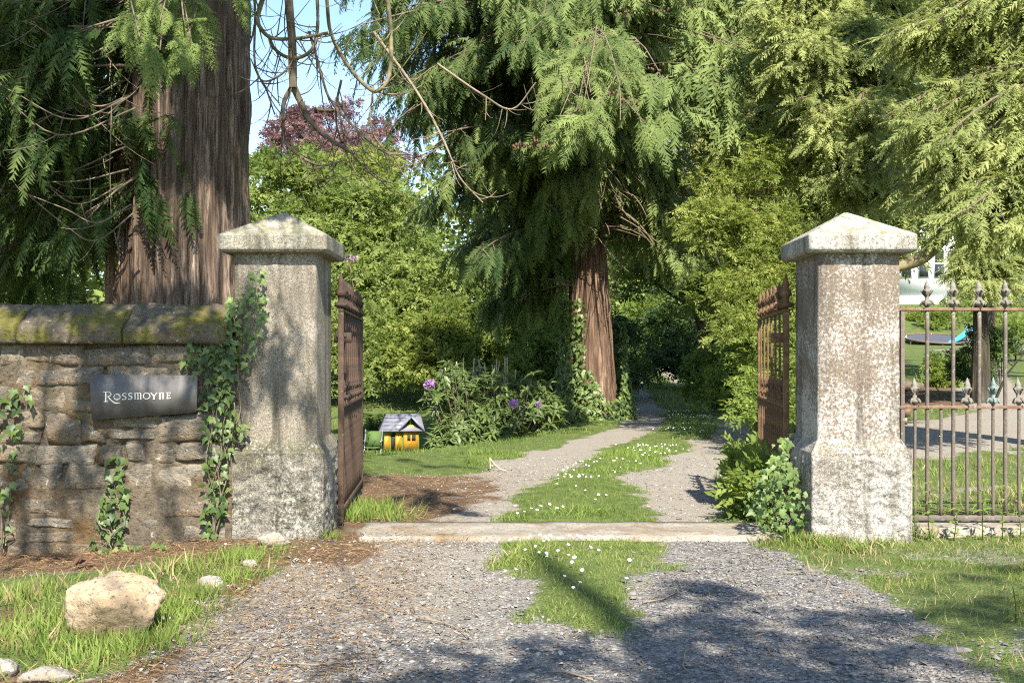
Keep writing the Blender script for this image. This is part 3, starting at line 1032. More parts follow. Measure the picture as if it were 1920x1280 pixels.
for i in range(12):
    xt = 3.169 - 2.9 + 0.1985 * i
    if xt < 2.55:
        obj('tall_bar', tall, rail, loc=(xt, 0, 0))
        obj('finial', fin_t, rail, loc=(xt, 0, 1.697), rot=(random.uniform(-.04, .04), random.uniform(-.03, .03), random.uniform(0, 1.5)))
    xs = 3.075 - 2.9 + 0.1985 * i
    if xs < 2.55:
        o = obj('short_bar', short, rail, loc=(xs, 0, 0))
        if i != 1:
            f = obj('finial', fin_g if i == 3 else fin_s, rail, loc=(xs, 0, 0.952), rot=(random.uniform(-.04, .04), random.uniform(-.04, .04), random.uniform(0, 1.5)))
            if i == 3:
                f['label'] = 'green painted slimmer finial'


def gate_leaf(origin, far, label, mat, nb, side):
    d = np.array(far) - np.array(origin)
    ln = float(np.hypot(*d))
    ang = math.atan2(d[1], d[0])
    t = thing('gate_leaf', label, 'gate', (origin[0], origin[1], 0.0), 'iron leaves of the open gate', (0, 0, ang))
    zt, zm = 1.665, 0.92
    box_obj('hinge_post', (-0.026, -0.022, 0.03), (0.026, 0.022, zt), mat, t, 0.004)
    box_obj('end_post', (ln - 0.045, -0.018, 0.05), (ln, 0.018, zt), mat, t, 0.004)
    box_obj('top_rail', (-0.03, -0.02, zt + 0.001), (ln + 0.01, 0.02, zt + 0.024), mat, t, 0.004)
    box_obj('middle_rail', (0.027, -0.019, zm), (ln - 0.046, 0.019, zm + 0.022), mat, t, 0.004)
    box_obj('bottom_rail', (0.027, -0.021, 0.11), (ln - 0.046, 0.022, 0.150), mat, t, 0.004)
    tb = bar_mesh('tall_bar', mat, 0.148, zt + 0.01, 0.0115 if side < 0 else 0.0095)
    sb = bar_mesh('short_bar', mat, 0.148, zm + 0.06, 0.011)
    ft = finial_mesh('finial', mat, 0.23, 0.052)
    fs = finial_mesh('finial', mat, 0.17, 0.040, 8)
    for i in range(nb):
        x = 0.11 + (ln - 0.24) * i / (nb - 1)
        obj('tall_bar', tb, t, loc=(x, 0, 0))
        obj('finial', ft, t, loc=(x, 0, zt + 0.03), rot=(random.uniform(-.05, .05), random.uniform(-.05, .05), random.uniform(0, 1.5)))
        if i < nb - 1:
            x += (ln - 0.24) / (nb - 1) / 2
            obj('short_bar', sb, t, loc=(x, 0, 0))
            obj('finial', fs, t, loc=(x, 0, zm + 0.055), rot=(0, 0, random.uniform(0, 1.5)))
    b = MB()
    b.lathe(np.array([(0.016, 0), (0.05, 0.01), (0.052, 0.03), (0.024, 0.05), (0.028, 0.09), (0.045, 0.10), (0.04, 0.13), (0.022, 0.15), (0.024, 0.19), (0.004, 0.27)]), 10, (0.0, 0, zt + 0.032))
    b.obj('post_finial', mat, t, smooth=True)
    # hinge strap to the pillar
    h = MB()
    c_, s_ = math.cos(-ang), math.sin(-ang)
    h.box((-0.085, -0.006, 1.425), (0.05, 0.006, 1.505))
    ho = h.obj('hinge_strap', mat, t)
    ho.location = (0, 0, 0)
    ho.rotation_euler = (0, 0, -ang)
    ho.location = (0.0, 0.03 * side, 0)
    h = MB()
    for dx in (-0.055, 0.005):
        h.lathe(np.array([(0.012, 0), (0.010, 0.008), (0.003, 0.011)]), 8, (dx, 0, 0))
    me = h.mesh('bolt', mat)
    bo = obj('bolt', me, ho, loc=(0, -0.0065, 1.475), rot=(math.radians(90), 0, 0))
    return t


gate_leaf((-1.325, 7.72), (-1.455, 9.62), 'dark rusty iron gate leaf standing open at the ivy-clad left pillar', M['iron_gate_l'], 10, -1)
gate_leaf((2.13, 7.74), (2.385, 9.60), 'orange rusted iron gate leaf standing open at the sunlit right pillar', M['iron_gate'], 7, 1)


# ------------------------------------------------------------------ leaf templates
def tri_fan(pts):
    return [[0, i, i + 1] for i in range(1, len(pts) - 1)]


def frond(np_=9, lobes=0, width=0.42, droop=0.25, seed=0, ang0=58, slim=1.0, one=False):
    r = np.random.default_rng(seed)
    V, F = [], []

    def tri(a, b_, c):
        n = len(V)
        V.extend([a, b_, c])
        F.append([n, n + 1, n + 2])
    tri((0, 0.012), (0, -0.012), (1.0, 0.0))
    for i in range(np_):
        x = 0.06 + 0.90 * (i + 0.3) / np_
        for s in (1, -1):
            xx = x + r.uniform(-0.02, 0.02)
            L = width * (1 - xx) ** 0.7 * min(1.0, 0.5 + 2.2 * xx) * r.uniform(0.8, 1.15) + 0.03
            a = math.radians(ang0 - 18 * xx + r.uniform(-7, 7))
            dx, dy = math.cos(a), math.sin(a) * s
            px, py = -dy, dx
            w = (0.030 + 0.05 * L) * slim
            B = (xx, 0)
            E = (xx + dx * L, dy * L)
            if one:
                tri((xx - 0.2 * w, -py * w * 0.2), (xx + w * 1.5, 0), E)
            elif not lobes:
                m1 = (xx + dx * L * .4 + px * w, dy * L * .4 + py * w)
                m2 = (xx + dx * L * .5 - px * w, dy * L * .5 - py * w)
                tri(B, m1, E)
                tri(B, E, m2)
            else:
                ww = w * 0.35
                tri((xx - px * ww, -py * ww), (xx + px * ww, py * ww), E)
                for q in range(lobes):
                    f = 0.18 + 0.62 * q / max(1, lobes - 1)
                    ll = L * 0.42 * (1.05 - f)
                    for s2 in (1, -1):
                        a2 = a * s + s2 * math.radians(40)
                        o_ = (xx + dx * L * f, dy * L * f)
                        e_ = (o_[0] + math.cos(a2) * ll, o_[1] + math.sin(a2) * ll)
                        g_ = (xx + dx * L * (f + 0.17), dy * L * (f + 0.17))
                        tri(o_, g_, e_)
    V = np.array(V)
    z = -droop * V[:, 0] ** 2 - 0.35 * np.abs(V[:, 1]) ** 1.5 + r.normal(0, 0.012, len(V))
    return np.column_stack([V, z]), np.array(F)


FR_HI = [frond(15, 4, 0.36, 0.22, s) for s in range(4)]
FR_MD = [frond(12, 1, 0.36, 0.30, s + 10, 52, 1.5) for s in range(4)]
FR_LO = [frond(11, 0, 0.33, 0.32, s + 20, 50, 1.15, True) for s in range(5)]
FR_BG = [frond(6, 0, 0.36, 0.3, s + 50, 48, 1.6, True) for s in range(4)]
FR_SLIM = [frond(6, 0, 0.36, 0.26, s + 30, 44, 1.7, True) for s in range(5)]


def leaf_tmpl(L=1.0, W=0.5, fold=0.12, curl=0.15):
    V = np.array([(0, 0, 0), (0.35 * L, W / 2, fold), (L, 0, -curl), (0.35 * L, -W / 2, fold), (0.5 * L, 0, -0.0)])
    F = np.array([(0, 4, 1), (4, 2, 1), (0, 3, 4), (4, 3, 2)])
    return V, F


def leaf2(W=0.55):
    return np.array([(0, 0, 0), (0.42, W / 2, 0.08), (1, 0, -0.1), (0.42, -W / 2, 0.08)]), np.array([(0, 2, 1), (0, 3, 2)])


def sprig(nl=7, seed=0, W=0.5, spread=0.9, L=0.36):
    """A twig end with several two-triangle leaves."""
    r = np.random.default_rng(seed)
    T, F = leaf2(W)
    V, Fs, n = [], [], 0
    for i in range(nl):
        x = 0.15 + 0.75 * i / nl
        a = (1 if i % 2 else -1) * r.uniform(0.5, 1.3) * spread
        d = np.array([math.cos(a), math.sin(a), r.uniform(-0.35, 0.3)])
        nn = np.array([r.normal(0, 0.35), r.normal(0, 0.35), 1.0])
        v, f, _ = stamp(T, F, np.array([[x, 0, -0.1 * x * x]]), d[None], nn[None], L * r.uniform(0.75, 1.2), 0.5)
        V.append(v)
        Fs.append(f + n)
        n += len(v)
    return np.concatenate(V), np.concatenate(Fs)


SPRIG = [sprig(7, s) for s in range(6)]
SPRIG_S = [sprig(9, s + 10, 0.42, 0.9, 0.30) for s in range(6)]
SPRIG_L = [sprig(5, s + 20, 0.6, 1.0, 0.5) for s in range(6)]
LANCE = [leaf_tmpl(1.0, 0.28, 0.05, 0.2), leaf_tmpl(1.0, 0.33, 0.08, 0.3)]


def inside(poly, x, y):
    poly = np.asarray(poly, float)
    c = np.zeros(len(x), bool)
    j = len(poly) - 1
    for i in range(len(poly)):
        xi, yi = poly[i]
        xj, yj = poly[j]
        c ^= ((yi > y) != (yj > y)) & (x < (xj - xi) * (y - yi) / (yj - yi + 1e-12) + xi)
        j = i
    return c


def poly_pts(poly, n, r):
    poly = np.asarray(poly, float)
    a, b_ = poly.min(0), poly.max(0)
    out = np.zeros((0, 2))
    while len(out) < n:
        q = r.uniform(a, b_, (max(64, n * 3), 2))
        q = q[inside(poly, q[:, 0], q[:, 1])]
        out = np.concatenate([out, q])
    return out[:n]


def bez(a, c, b_, n):
    t = np.linspace(0, 1, n)[:, None]
    return (1 - t) ** 2 * a + 2 * t * (1 - t) * c + t ** 2 * b_


def trunk_mesh(name, path, rad, mat, seg=48, rings=60, flute=0.12, ridge=0.05, nfl=7, seed=0, flare=0.5, flare_h=0.8, ridge_f=3.0):
    """Trunk along path (list of 3-D points) with fluting, bark ridges and a flared foot. rad: list of radii."""
    path = np.asarray(path, float)
    s = np.concatenate([[0], np.cumsum(np.linalg.norm(np.diff(path, axis=0), axis=1))])
    t = np.linspace(0, s[-1], rings)
    C = np.stack([np.interp(t, s, path[:, k]) for k in range(3)], 1)
    R = np.interp(t, s, rad)
    R = R * (1 + flare * np.exp(-t / flare_h))
    a = np.arange(seg) / seg * 2 * math.pi
    ca, sa = np.cos(a), np.sin(a)
    A, T = np.meshgrid(a, t)
    fl = 0
    r = np.random.default_rng(seed)
    for k in range(2, nfl):
        fl = fl + np.cos(k * A + r.uniform(0, 6.28) + 0.12 * T * r.uniform(-1, 1)) * r.uniform(0.3, 1) / k ** 0.6
    Pn = np.stack([np.cos(A) * ridge_f * 2.2, np.sin(A) * ridge_f * 2.2, T * 0.35], -1).reshape(-1, 3)
    Pn[:, 0] += 0.6 * vnoise(np.stack([T.ravel() * 0.8, A.ravel(), A.ravel() * 0], 1), seed + 4)
    n1 = np.abs(fbm(Pn, 4, seed, 0.62)).reshape(A.shape)
    n2 = np.abs(fbm(Pn * np.array([2.6, 2.6, 1.2]), 3, seed + 9)).reshape(A.shape)
    cav = np.clip(1 - n1 * 3.2, 0, 1) ** 2
    rr = R[:, None] * (1 + flute * fl * (0.5 + 0.8 * np.exp(-T / (flare_h * 2)))) + ridge * (n1 * 1.6 + 0.5 * n2 - 0.5)
    V = np.stack([C[:, None, 0] + rr * ca, C[:, None, 1] + rr * sa, np.repeat(C[:, None, 2], seg, 1)], -1).reshape(-1, 3)
    i = np.arange(rings - 1)[:, None] * seg
    j = np.arange(seg)[None, :]
    k2 = (j + 1) % seg
    F = np.stack([i + j, i + k2, i + seg + k2, i + seg + j], -1).reshape(-1, 4)
    top = ((rings - 1) * seg + np.arange(seg))[None, :]
    return make_mesh(name, V, [F, top], mat, {'cav': cav.ravel()}, True)


def axis_at(path, z):
    path = np.asarray(path, float)
    return np.array([np.interp(z, path[:, 2], path[:, 0]), np.interp(z, path[:, 2], path[:, 1]), z])


DENS = 1.5
LIGHT = []     # gaps in the crowns: (plane, value, pixel polygon of the lit surface, noise scale, threshold, share dropped)


def gaps(pos, r, tip=None):
    if tip is not None:
        return gaps(pos, r) & gaps(tip, r) & gaps((pos + tip) / 2, r)
    keep = np.ones(len(pos), bool)
    for ax_, val, poly, sc_, thr, pr in LIGHT:
        if ax_ == 'y':
            t = (pos[:, 1] - val) / S[1]
        else:
            t = (pos[:, 2] - val) / S[2]
        h = pos - t[:, None] * S
        ok = (t > 0.5) & (h[:, 1] > 2.5)
        Yh = np.maximum(h[:, 1], 0.5)
        px = 960 + h[:, 0] / Yh * FOC
        py = HOR - (h[:, 2] - EYE) / Yh * FOC
        m_ = ok & inside(poly, px, py)
        if sc_ > 0:
            m_ &= fbm(h * sc_, 2, 77) > thr
        m_ &= r.uniform(0, 1, len(pos)) < pr
        keep &= ~m_
    return keep


LIGHT += [
    ('y', 21.5, [(1070, 500), (1165, 500), (1185, 790), (1065, 790)], 0, 0, 0.98),
    ('y', 36.0, [(380, 100), (1000, 300), (930, 600), (900, 780), (380, 780)], 0, 0, 0.97),
    ('y', 8.2, [(190, -60), (400, -60), (400, 190), (190, 190)], 0, 0, 0.96),
    ('y', 23.8, [(690, 760), (800, 760), (800, 860), (690, 860)], 0, 0, 0.85),
    ('y', 18.3, [(700, 650), (1070, 650), (1070, 860), (700, 860)], 0.9, -0.3, 0.95),
    ('y', 7.15, [(1400, 380), (1980, 380), (1980, 1030), (1400, 1030)], 0, 0, 1.0),
    ('y', 10.85, [(200, -60), (470, -60), (470, 600), (200, 600)], 1.5, 0.04, 1.0),
    ('y', 7.1, [(400, 380), (650, 380), (650, 1040), (400, 1040)], 1.6, 0.14, 1.0),
    ('y', 7.1, [(-80, 540), (400, 540), (400, 1060), (-80, 1060)], 1.5, 0.27, 1.0),
    ('z', 0.0, [(960, 995), (1440, 995), (1440, 860), (1390, 810), (1140, 810), (960, 880)], 0.9, -0.22, 0.95),
    ('z', 0.0, [(690, 995), (960, 995), (960, 860), (690, 860)], 1.2, -0.05, 0.95),
    ('z', 0.0, [(330, 1030), (1000, 1020), (1260, 1020), (1230, 1110), (1050, 1170), (620, 1190), (500, 1300), (250, 1300)], 1.1, -0.2, 0.97),
    ('z', 0.0, [(60, 1060), (330, 1060), (330, 1230), (60, 1230)], 0, 0, 0.95),
    ('z', 0.0, [(1440, 1000), (1640, 1010), (1640, 1100), (1440, 1060)], 0, 0, 0.8),
]


def conifer_boughs(tree, path, tips, r, crown, frs, size, per, spread, mat_branch, crown_tint=(0.15, 0.75), rise=1.0, down=0.6, rb=0.045, sep=True, out=None, upcurl=0.0, hmin=0.0):
    """Limbs from the trunk axis to each tip with side twigs and hanging fronds gathered into crown."""
    joined = MB()
    for tip in tips:
        h0 = tip[2] + r.uniform(0.0, 1.2) * rise + 0.12 * np.hypot(tip[0] - path[0][0], tip[1] - path[0][1])
        base = axis_at(path, np.clip(h0, path[0][2] + max(0.5, hmin), path[-1][2]))
        L = np.linalg.norm(tip - base)
        ctrl = (base + tip) / 2 + np.array([0, 0, 0.16 * L]) + r.normal(0, 0.08 * L, 3)
        n = 9
        pts = bez(base, ctrl, tip, n)
        if upcurl:
            pts[-3:, 2] += upcurl * np.array([0.15, 0.45, 1.0])
        mb = MB() if sep else joined
        mb.tube(pts, np.linspace(rb * (0.5 + 0.12 * L), 0.006, n), 5, False)
        tan = norm(np.gradient(pts, axis=0))
        outw = norm(np.array([tip[0] - base[0], tip[1] - base[1], 0.0]))
        nt = int(per * DENS)
        s0 = r.uniform(0.18, 1.0, nt) ** 0.8
        idx = np.clip(s0 * (n - 1), 0, n - 1.001)
        i0 = idx.astype(int)
        f0 = (idx - i0)[:, None]
        pp = pts[i0] * (1 - f0) + pts[i0 + 1] * f0
        tt = tan[i0]
        side = norm(np.cross(tt, [0, 0, 1.0])) * r.choice([-1, 1], nt)[:, None]
        tl = spread * (1.15 - 0.7 * s0) * r.uniform(0.3, 1.0, nt)
        tw = norm(side * 0.8 + tt * 0.7 + r.normal(0, 0.25, (nt, 3)))
        tw[:, 2] -= 0.18
        pos_all, d_all, n_all, sc_all, ti_all = [], [], [], [], []
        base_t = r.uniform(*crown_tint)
        for u in (0.2, 0.55, 0.9, 1.0):
            m_ = nt
            q = pp + tw * (tl * u)[:, None] + np.array([0, 0, -1.0]) * (0.28 * tl * u * u)[:, None] + r.normal(0, 0.04 * spread, (m_, 3))
            dd = tw * 0.55 + outw * 0.35 + np.array([0, 0, -1.0]) * (down * r.uniform(0.5, 1.6, m_))[:, None] + r.normal(0, 0.28, (m_, 3))
            nn = outw * 0.5 + np.array([0.03, -0.25, 0.8]) + r.normal(0, 0.33, (m_, 3))
            pos_all.append(q)
            d_all.append(dd)
            n_all.append(nn)
            sc_all.append(size * r.uniform(0.45, 1.35, m_))
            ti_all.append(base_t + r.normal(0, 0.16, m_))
        pa_, da_, na_, sa_, ta_ = [np.concatenate(q_) for q_ in (pos_all, d_all, n_all, sc_all, ti_all)]
        kp = gaps(pa_, r, pa_ + 0.95 * sa_[:, None] * norm(da_))
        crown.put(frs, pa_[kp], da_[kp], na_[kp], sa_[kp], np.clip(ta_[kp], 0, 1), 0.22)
        ee = pp + tw * tl[:, None] + np.array([0, 0, -0.28]) * tl[:, None]
        kt = gaps(ee, r) & gaps((pp + ee) / 2, r)
        for k in range(0, nt, 2):
            if not kt[k]:
                continue
            e = ee[k]
            mb.tube(np.array([pp[k], (pp[k] + e) / 2 + np.array([0, 0, 0.06 * tl[k]]), e]), np.array([0.010, 0.007, 0.003]), 4, False)
        if sep:
            mb.obj('branch', mat_branch, tree, True, loc=-np.array(tree.location))
    if not sep and joined.V:
        joined.obj('branches', mat_branch, tree, True, loc=-np.array(tree.location))


def place(o, tree):
    if o is not None:
        o.location = -np.array(tree.location)
    return o


def tips_in(poly, n, dep, r, slope=0.72):
    q = poly_pts(poly, n, r)
    ys = np.array([p[1] for p in poly], float)
    f = slope * (ys.max() - q[:, 1]) / (ys.max() - ys.min()) + (1 - slope) * r.uniform(0, 1, n)
    Yd = dep[0] + (dep[1] - dep[0]) * f          # crowns recede upwards, as tapering trees do
    return np.array([P(q[i, 0], q[i, 1], Yd[i]) for i in range(n)])


def shade_tips(poly, surf, n, trange, r):
    """Bough ends placed on the sun side of a surface to shade it: poly in photo pixels on plane surf = ('z', h) or ('y', Y)."""
    q = poly_pts(poly, n, r)
    out = []
    for px, py in q:
        if surf[0] == 'z':
            Yd = (EYE - surf[1]) * FOC / (py - HOR)
        else:
            Yd = surf[1]
        p = P(px, py, Yd)
        out.append(p + S * r.uniform(*trange))
    return np.array(out)


# ------------------------------------------------------------------ giant cedar on the left
r = np.random.default_rng(101)
gb = np.array([-3.86, 11.6, 0.0])
gpath = [gb + np.array([0, 0, -0.3]), gb + np.array([0.02, 0, 4]), gb + np.array([0.1, 0.1, 12]), gb + np.array([0.1, 0.2, 22])]
gt = thing('giant_cedar', 'massive red-barked cedar trunk towering behind the stone wall', 'tree', gb)
me = trunk_mesh('trunk', gpath, [0.79, 0.72, 0.55, 0.1], M['bark_red'], 190, 180, 0.05, 0.12, 9, 5, 0.28, 0.9, 4.2)
place(obj('trunk', me, gt), gt)
crown = Leafage()
tips = tips_in([(-260, -260), (185, -260), (180, 300), (165, 560), (-260, 590)], 60, (9.5, 15.5), r, 0.0)
conifer_boughs(gt, gpath, tips, r, crown, FR_LO, 0.48, 17, 0.9, M['branch'], (0.0, 0.4), 0.6, 0.8)  # low tints put the shade on this left mass into the colour
# hanging sprays in front of the trunk
tips = np.array([P(262, 70, 7.8), P(300, 95, 7.9), P(335, 110, 8.0), P(362, 95, 8.1), P(300, 40, 8.0), P(345, 40, 8.1), P(425, -25, 9.0)])
conifer_boughs(gt, gpath, tips, r, crown, FR_HI, 0.36, 6, 0.30, M['branch'], (0.65, 0.95), 2.0, 0.8, 0.012, hmin=6.5)
# upper crown, outside the picture: it throws the shade
tips = []
for k in range(26):
    a = r.uniform(1.6, 3.5)
    d = r.uniform(2.5, 5.5)
    z = r.uniform(8.0, 15)
    tips.append(gb + np.array([math.cos(a) * d, math.sin(a) * d, z]))
conifer_boughs(gt, gpath, np.array(tips), r, crown, FR_LO, 0.85, 12, 1.4, M['branch'], (0.2, 0.6), 1.0, 0.7, sep=False)
# unseen boughs added to shade wall, left pillar, trunk, drive and left foliage
W1 = shade_tips([(-60, 560), (420, 560), (420, 1030), (-60, 1040)], ('y', 7.1), 36, (4.6, 7.0), r)
W2 = shade_tips([(430, 420), (620, 420), (620, 900), (430, 1000)], ('y', 7.2), 12, (5.0, 7.0), r)
W3 = shade_tips([(210, 30), (465, 30), (465, 570), (210, 570)], ('y', 10.9), 20, (4.5, 7.5), r)
W5 = shade_tips([(690, 870), (960, 870), (960, 900), (900, 975), (690, 975)], ('z', 0), 7, (8.0, 11), r)
conifer_boughs(gt, gpath, W5, r, crown, FR_LO, 0.5, 9, 0.7, M['branch'], (0.2, 0.6), 3.0, 0.6, 0.01, sep=False, hmin=11.0)
W4 = shade_tips([(-120, -40), (215, -40), (215, 560), (-120, 560)], ('y', 10.5), 18, (5.0, 9.0), r)
conifer_boughs(gt, gpath, W4, r, crown, FR_BG, 0.5, 16, 1.0, M['branch'], (0.2, 0.6), 3.0, 0.9, 0.008, sep=False, hmin=11.5)
conifer_boughs(gt, gpath, np.concatenate([W1, W2, W3]), r, crown, FR_SLIM, 0.30, 26, 0.75, M['branch'], (0.2, 0.6), 3.0, 0.9, 0.007, sep=False, hmin=11.5)
place(crown.obj('crown', M['cedar'], gt), gt)


def curl_branch(parent, pix, Yd, r0, r1, mat, name='dead_branch', jit=0.3):
    pts = np.array([P(x, y, Yd + (d if len(q) > 2 else 0)) for q in pix for x, y, d in [tuple(q) + ((0,) if len(q) == 2 else ())]])
    n = len(pts)
    q = np.concatenate([[2 * pts[0] - pts[1]], pts, [2 * pts[-1] - pts[-2]]])
    out = []
    for i in range(n - 1):
        p0, p1, p2, p3 = q[i:i + 4]
        for t in np.linspace(0, 1, 6, endpoint=False):
            out.append(0.5 * (2 * p1 + (p2 - p0) * t + (2 * p0 - 5 * p1 + 4 * p2 - p3) * t * t + (3 * p1 - p0 - 3 * p2 + p3) * t ** 3))
    out.append(pts[-1])
    out = np.array(out)
    b = MB()
    b.tube(out, np.linspace(r0, r1, len(out)), 7, False)
    return b, out


K = 10.6 / FOC
DEAD = [
    ([(525, -260), (535, -90), (541, 0), (548, 90), (549, 165)], 9, 8, 'branch'),
    ([(549, 160), (565, 195), (580, 225), (610, 255), (664, 288)], 7.5, 3.5, 'branch'),
    ([(549, 160), (533, 190), (530, 225), (535, 265), (556, 288), (600, 310), (650, 300)], 5.0, 1.8, 'branch'),
    ([(505, -200), (500, -40), (484, 30), (490, 55), (512, 72), (560, 72), (615, 62)], 5, 3, 'lichenbranch'),
    ([(503, 66), (515, 92), (540, 108), (570, 105), (590, 82), (596, 30), (590, -60)], 3.5, 3.5, 'lichenbranch'),
    ([(600, -120), (612, -10), (620, 60), (650, 120), (690, 165), (712, 168), (730, 140), (733, 60), (720, -40)], 3.5, 4.5, 'lichenbranch'),
    ([(580, 60), (600, 130), (618, 185), (660, 235), (720, 285), (770, 290)], 3.0, 1.5, 'branch'),
    ([(640, 150), (630, 205), (640, 260), (700, 330), (740, 345)], 2.6, 1.2, 'branch'),
    ([(700, 160), (695, 230), (720, 280), (790, 305)], 2.4, 1.2, 'branch'),
    ([(560, 110), (520, 145), (490, 150), (470, 110)], 2.4, 1.2, 'branch'),
    ([(470, -100), (478, 20), (478, 120), (500, 170), (515, 215)], 3.0, 1.3, 'branch'),
    ([(700, 60), (780, 170), (830, 260), (860, 330), (905, 380)], 4.5, 2.0, 'twig'),
    ([(820, 120), (900, 175), (960, 205), (1005, 155)], 3.5, 2.0, 'twig'),
]
for pix, r0, r1, mt in DEAD:
    b, pts = curl_branch(gt, [(x, y, 0.12 * math.sin(i * 1.7 + x)) for i, (x, y) in enumerate(pix)], 11.0 if pix[0][0] < 690 else 15.0, r0 * K, r1 * K, M[mt])
    for q in range(int(len(pts) / 2.2)):
        i = r.integers(2, len(pts) - 1)
        t = norm(pts[i] - pts[i - 1])
        dv = norm(t * 0.5 + r.normal(0, 0.6, 3) + np.array([0, -0.1, -0.35]))
        L = r.uniform(0.15, 0.75)
        e = pts[i] + dv * L + np.array([r.normal(0, 0.1), 0, r.uniform(-0.1, 0.22)]) * L
        b.tube(bez(pts[i], pts[i] + dv * L * 0.5 + np.array([0, 0, -0.22 * L]), e, 6), np.linspace(1.5 * K, 0.5 * K, 6), 4, False)
        if r.random() < 0.7:
            m2 = (pts[i] + e) / 2 + np.array([0, 0, -0.1 * L])
            e2 = m2 + r.normal(0, 0.22, 3) + np.array([0, 0, -0.1])
            b.tube(bez(m2, (m2 + e2) / 2 + np.array([0, 0, -0.06]), e2, 4), np.linspace(0.9 * K, 0.4 * K, 4), 3, False)
    b.obj('dead_branch', M[mt], gt, True, loc=-gb)
# bare curved twigs in the dark on the far left
for k in range(16):
    y0 = r.uniform(60, 420)
    x1 = r.uniform(-60, 140)
    b, pts = curl_branch(gt, [(240 + r.uniform(-20, 20), y0, 0.4), ((240 + x1) / 2, y0 + r.uniform(10, 60)), (x1, y0 + r.uniform(-50, 40)), (x1 - 80, y0 - r.uniform(0, 60))], r.uniform(9.4, 10.6), 1.6 * K, 0.8 * K, M['branch'])
    for q in range(5):
        i = r.integers(2, len(pts) - 1)
        e = pts[i] + r.normal(0, 0.3, 3) + np.array([0, 0, -0.15])
        b.tube(bez(pts[i], (pts[i] + e) / 2 + np.array([0, 0, -0.08]), e, 5), np.linspace(1.0 * K, 0.5 * K, 5), 4, False)
    b.obj('dead_branch', M['branch'], gt, True, loc=-gb)

# ------------------------------------------------------------------ middle cedar beside the drive
r = np.random.default_rng(202)
YM = 22.0
mbp = np.array([1.78, YM, 0.0])
mpath = [mbp + np.array([0.02, 0, -0.4]), mbp + np.array([-0.10, 0, 3.4]), mbp + np.array([-0.25, 0, 8]), mbp + np.array([-0.2, 0, 20])]
mt_ = thing('middle_cedar', 'drooping cedar with sunlit red trunk beside the drive', 'tree', mbp)
me = trunk_mesh('trunk', mpath, [0.51, 0.40, 0.33, 0.05], M['bark_mid'], 110, 150, 0.05, 0.06, 8, 15, 0.30, 1.1, 3.4)
place(obj('trunk', me, mt_), mt_)
crown = Leafage()
CB = M['branch']
left_dark = [(640, -60), (760, -60), (1000, 60), (1040, 300), (1050, 470), (980, 560), (900, 540), (830, 500), (770, 420), (755, 330), (790, 290), (720, 130)]
conifer_boughs(mt_, mpath, tips_in(left_dark, 40, (17.5, 23), r, 0.3), r, crown, FR_LO, 0.60, 19, 1.15, CB, (0.15, 0.75), 1.0, 1.0)  # left side tinted darker, its shade put into the fronds
tips = tips_in([(640, -40), (760, -40), (730, 90), (690, 130), (640, 40)], 8, (17, 20), r)
conifer_boughs(mt_, mpath, tips, r, crown, FR_LO, 0.6, 16, 0.9, CB, (0.15, 0.5), 1.0, 1.0)
up_front = [(880, -120), (1300, -120), (1330, 20), (1300, 200), (1200, 240), (1010, 130), (940, 40)]
conifer_boughs(mt_, mpath, tips_in(up_front, 50, (14.5, 19.5), r), r, crown, FR_LO, 0.56, 20, 1.0, CB, (0.3, 0.95), 1.2, 0.9, 0.022)
edge = [(690, 150), (770, 100), (820, 330), (745, 420), (735, 330)]
conifer_boughs(mt_, mpath, tips_in(edge, 14, (18, 21), r, 0.0), r, crown, FR_LO, 0.55, 14, 0.8, CB, (0.1, 0.5), 1.0, 1.0, 0.03)
near = [(960, 170), (1200, 110), (1230, 210), (1130, 250), (960, 250)]
conifer_boughs(mt_, mpath, tips_in(near, 13, (13.2, 14.6), r), r, crown, FR_MD, 0.56, 15, 0.75, CB, (0.6, 1.0), 1.5, 0.8, 0.018)
infront = [(1030, 230), (1190, 230), (1200, 390), (1130, 410), (1030, 410)]
conifer_boughs(mt_, mpath, tips_in(infront, 22, (18.6, 20.4), r), r, crown, FR_LO, 0.5, 18, 0.8, CB, (0.3, 0.9), 1.0, 0.9, 0.012)
right_low = [(1060, 330), (1270, 260), (1310, 420), (1290, 500), (1190, 490), (1090, 400)]
conifer_boughs(mt_, mpath, tips_in(right_low, 46, (18.5, 21.5), r), r, crown, FR_LO, 0.56, 15, 0.9, CB, (0.55, 1.0), 1.0, 0.9)  # brighter tints paint this side of the crown as sunlit
low_mid = [(880, 470), (1000, 490), (1000, 590), (940, 610), (900, 560)]
conifer_boughs(mt_, mpath, tips_in(low_mid, 7, (20.5, 23), r), r, crown, FR_LO, 0.55, 14, 0.8, CB, (0.15, 0.5), 1.0, 1.0)
silver = [(1290, -120), (1420, -120), (1430, 200), (1400, 250), (1330, 230), (1310, 100)]
conifer_boughs(mt_, mpath, tips_in(silver, 20, (17, 21), r), r, crown, FR_SLIM, 0.6, 18, 0.9, CB, (0.5, 0.95), 1.0, 1.2)
tips = []
for k in range(24):
    a = r.uniform(0, 2 * math.pi)
    z = r.uniform(9.5, 18)
    d = r.uniform(1.0, 3.6) * (1 - (z - 7) / 16)
    tips.append(mbp + np.array([math.cos(a) * d - 0.5, math.sin(a) * d, z]))
conifer_boughs(mt_, mpath, np.array(tips), r, crown, FR_LO, 0.9, 12, 1.4, CB, (0.3, 0.8), 1.0, 0.8, sep=False)
place(crown.obj('crown', M['cedar_mid'], mt_), mt_)
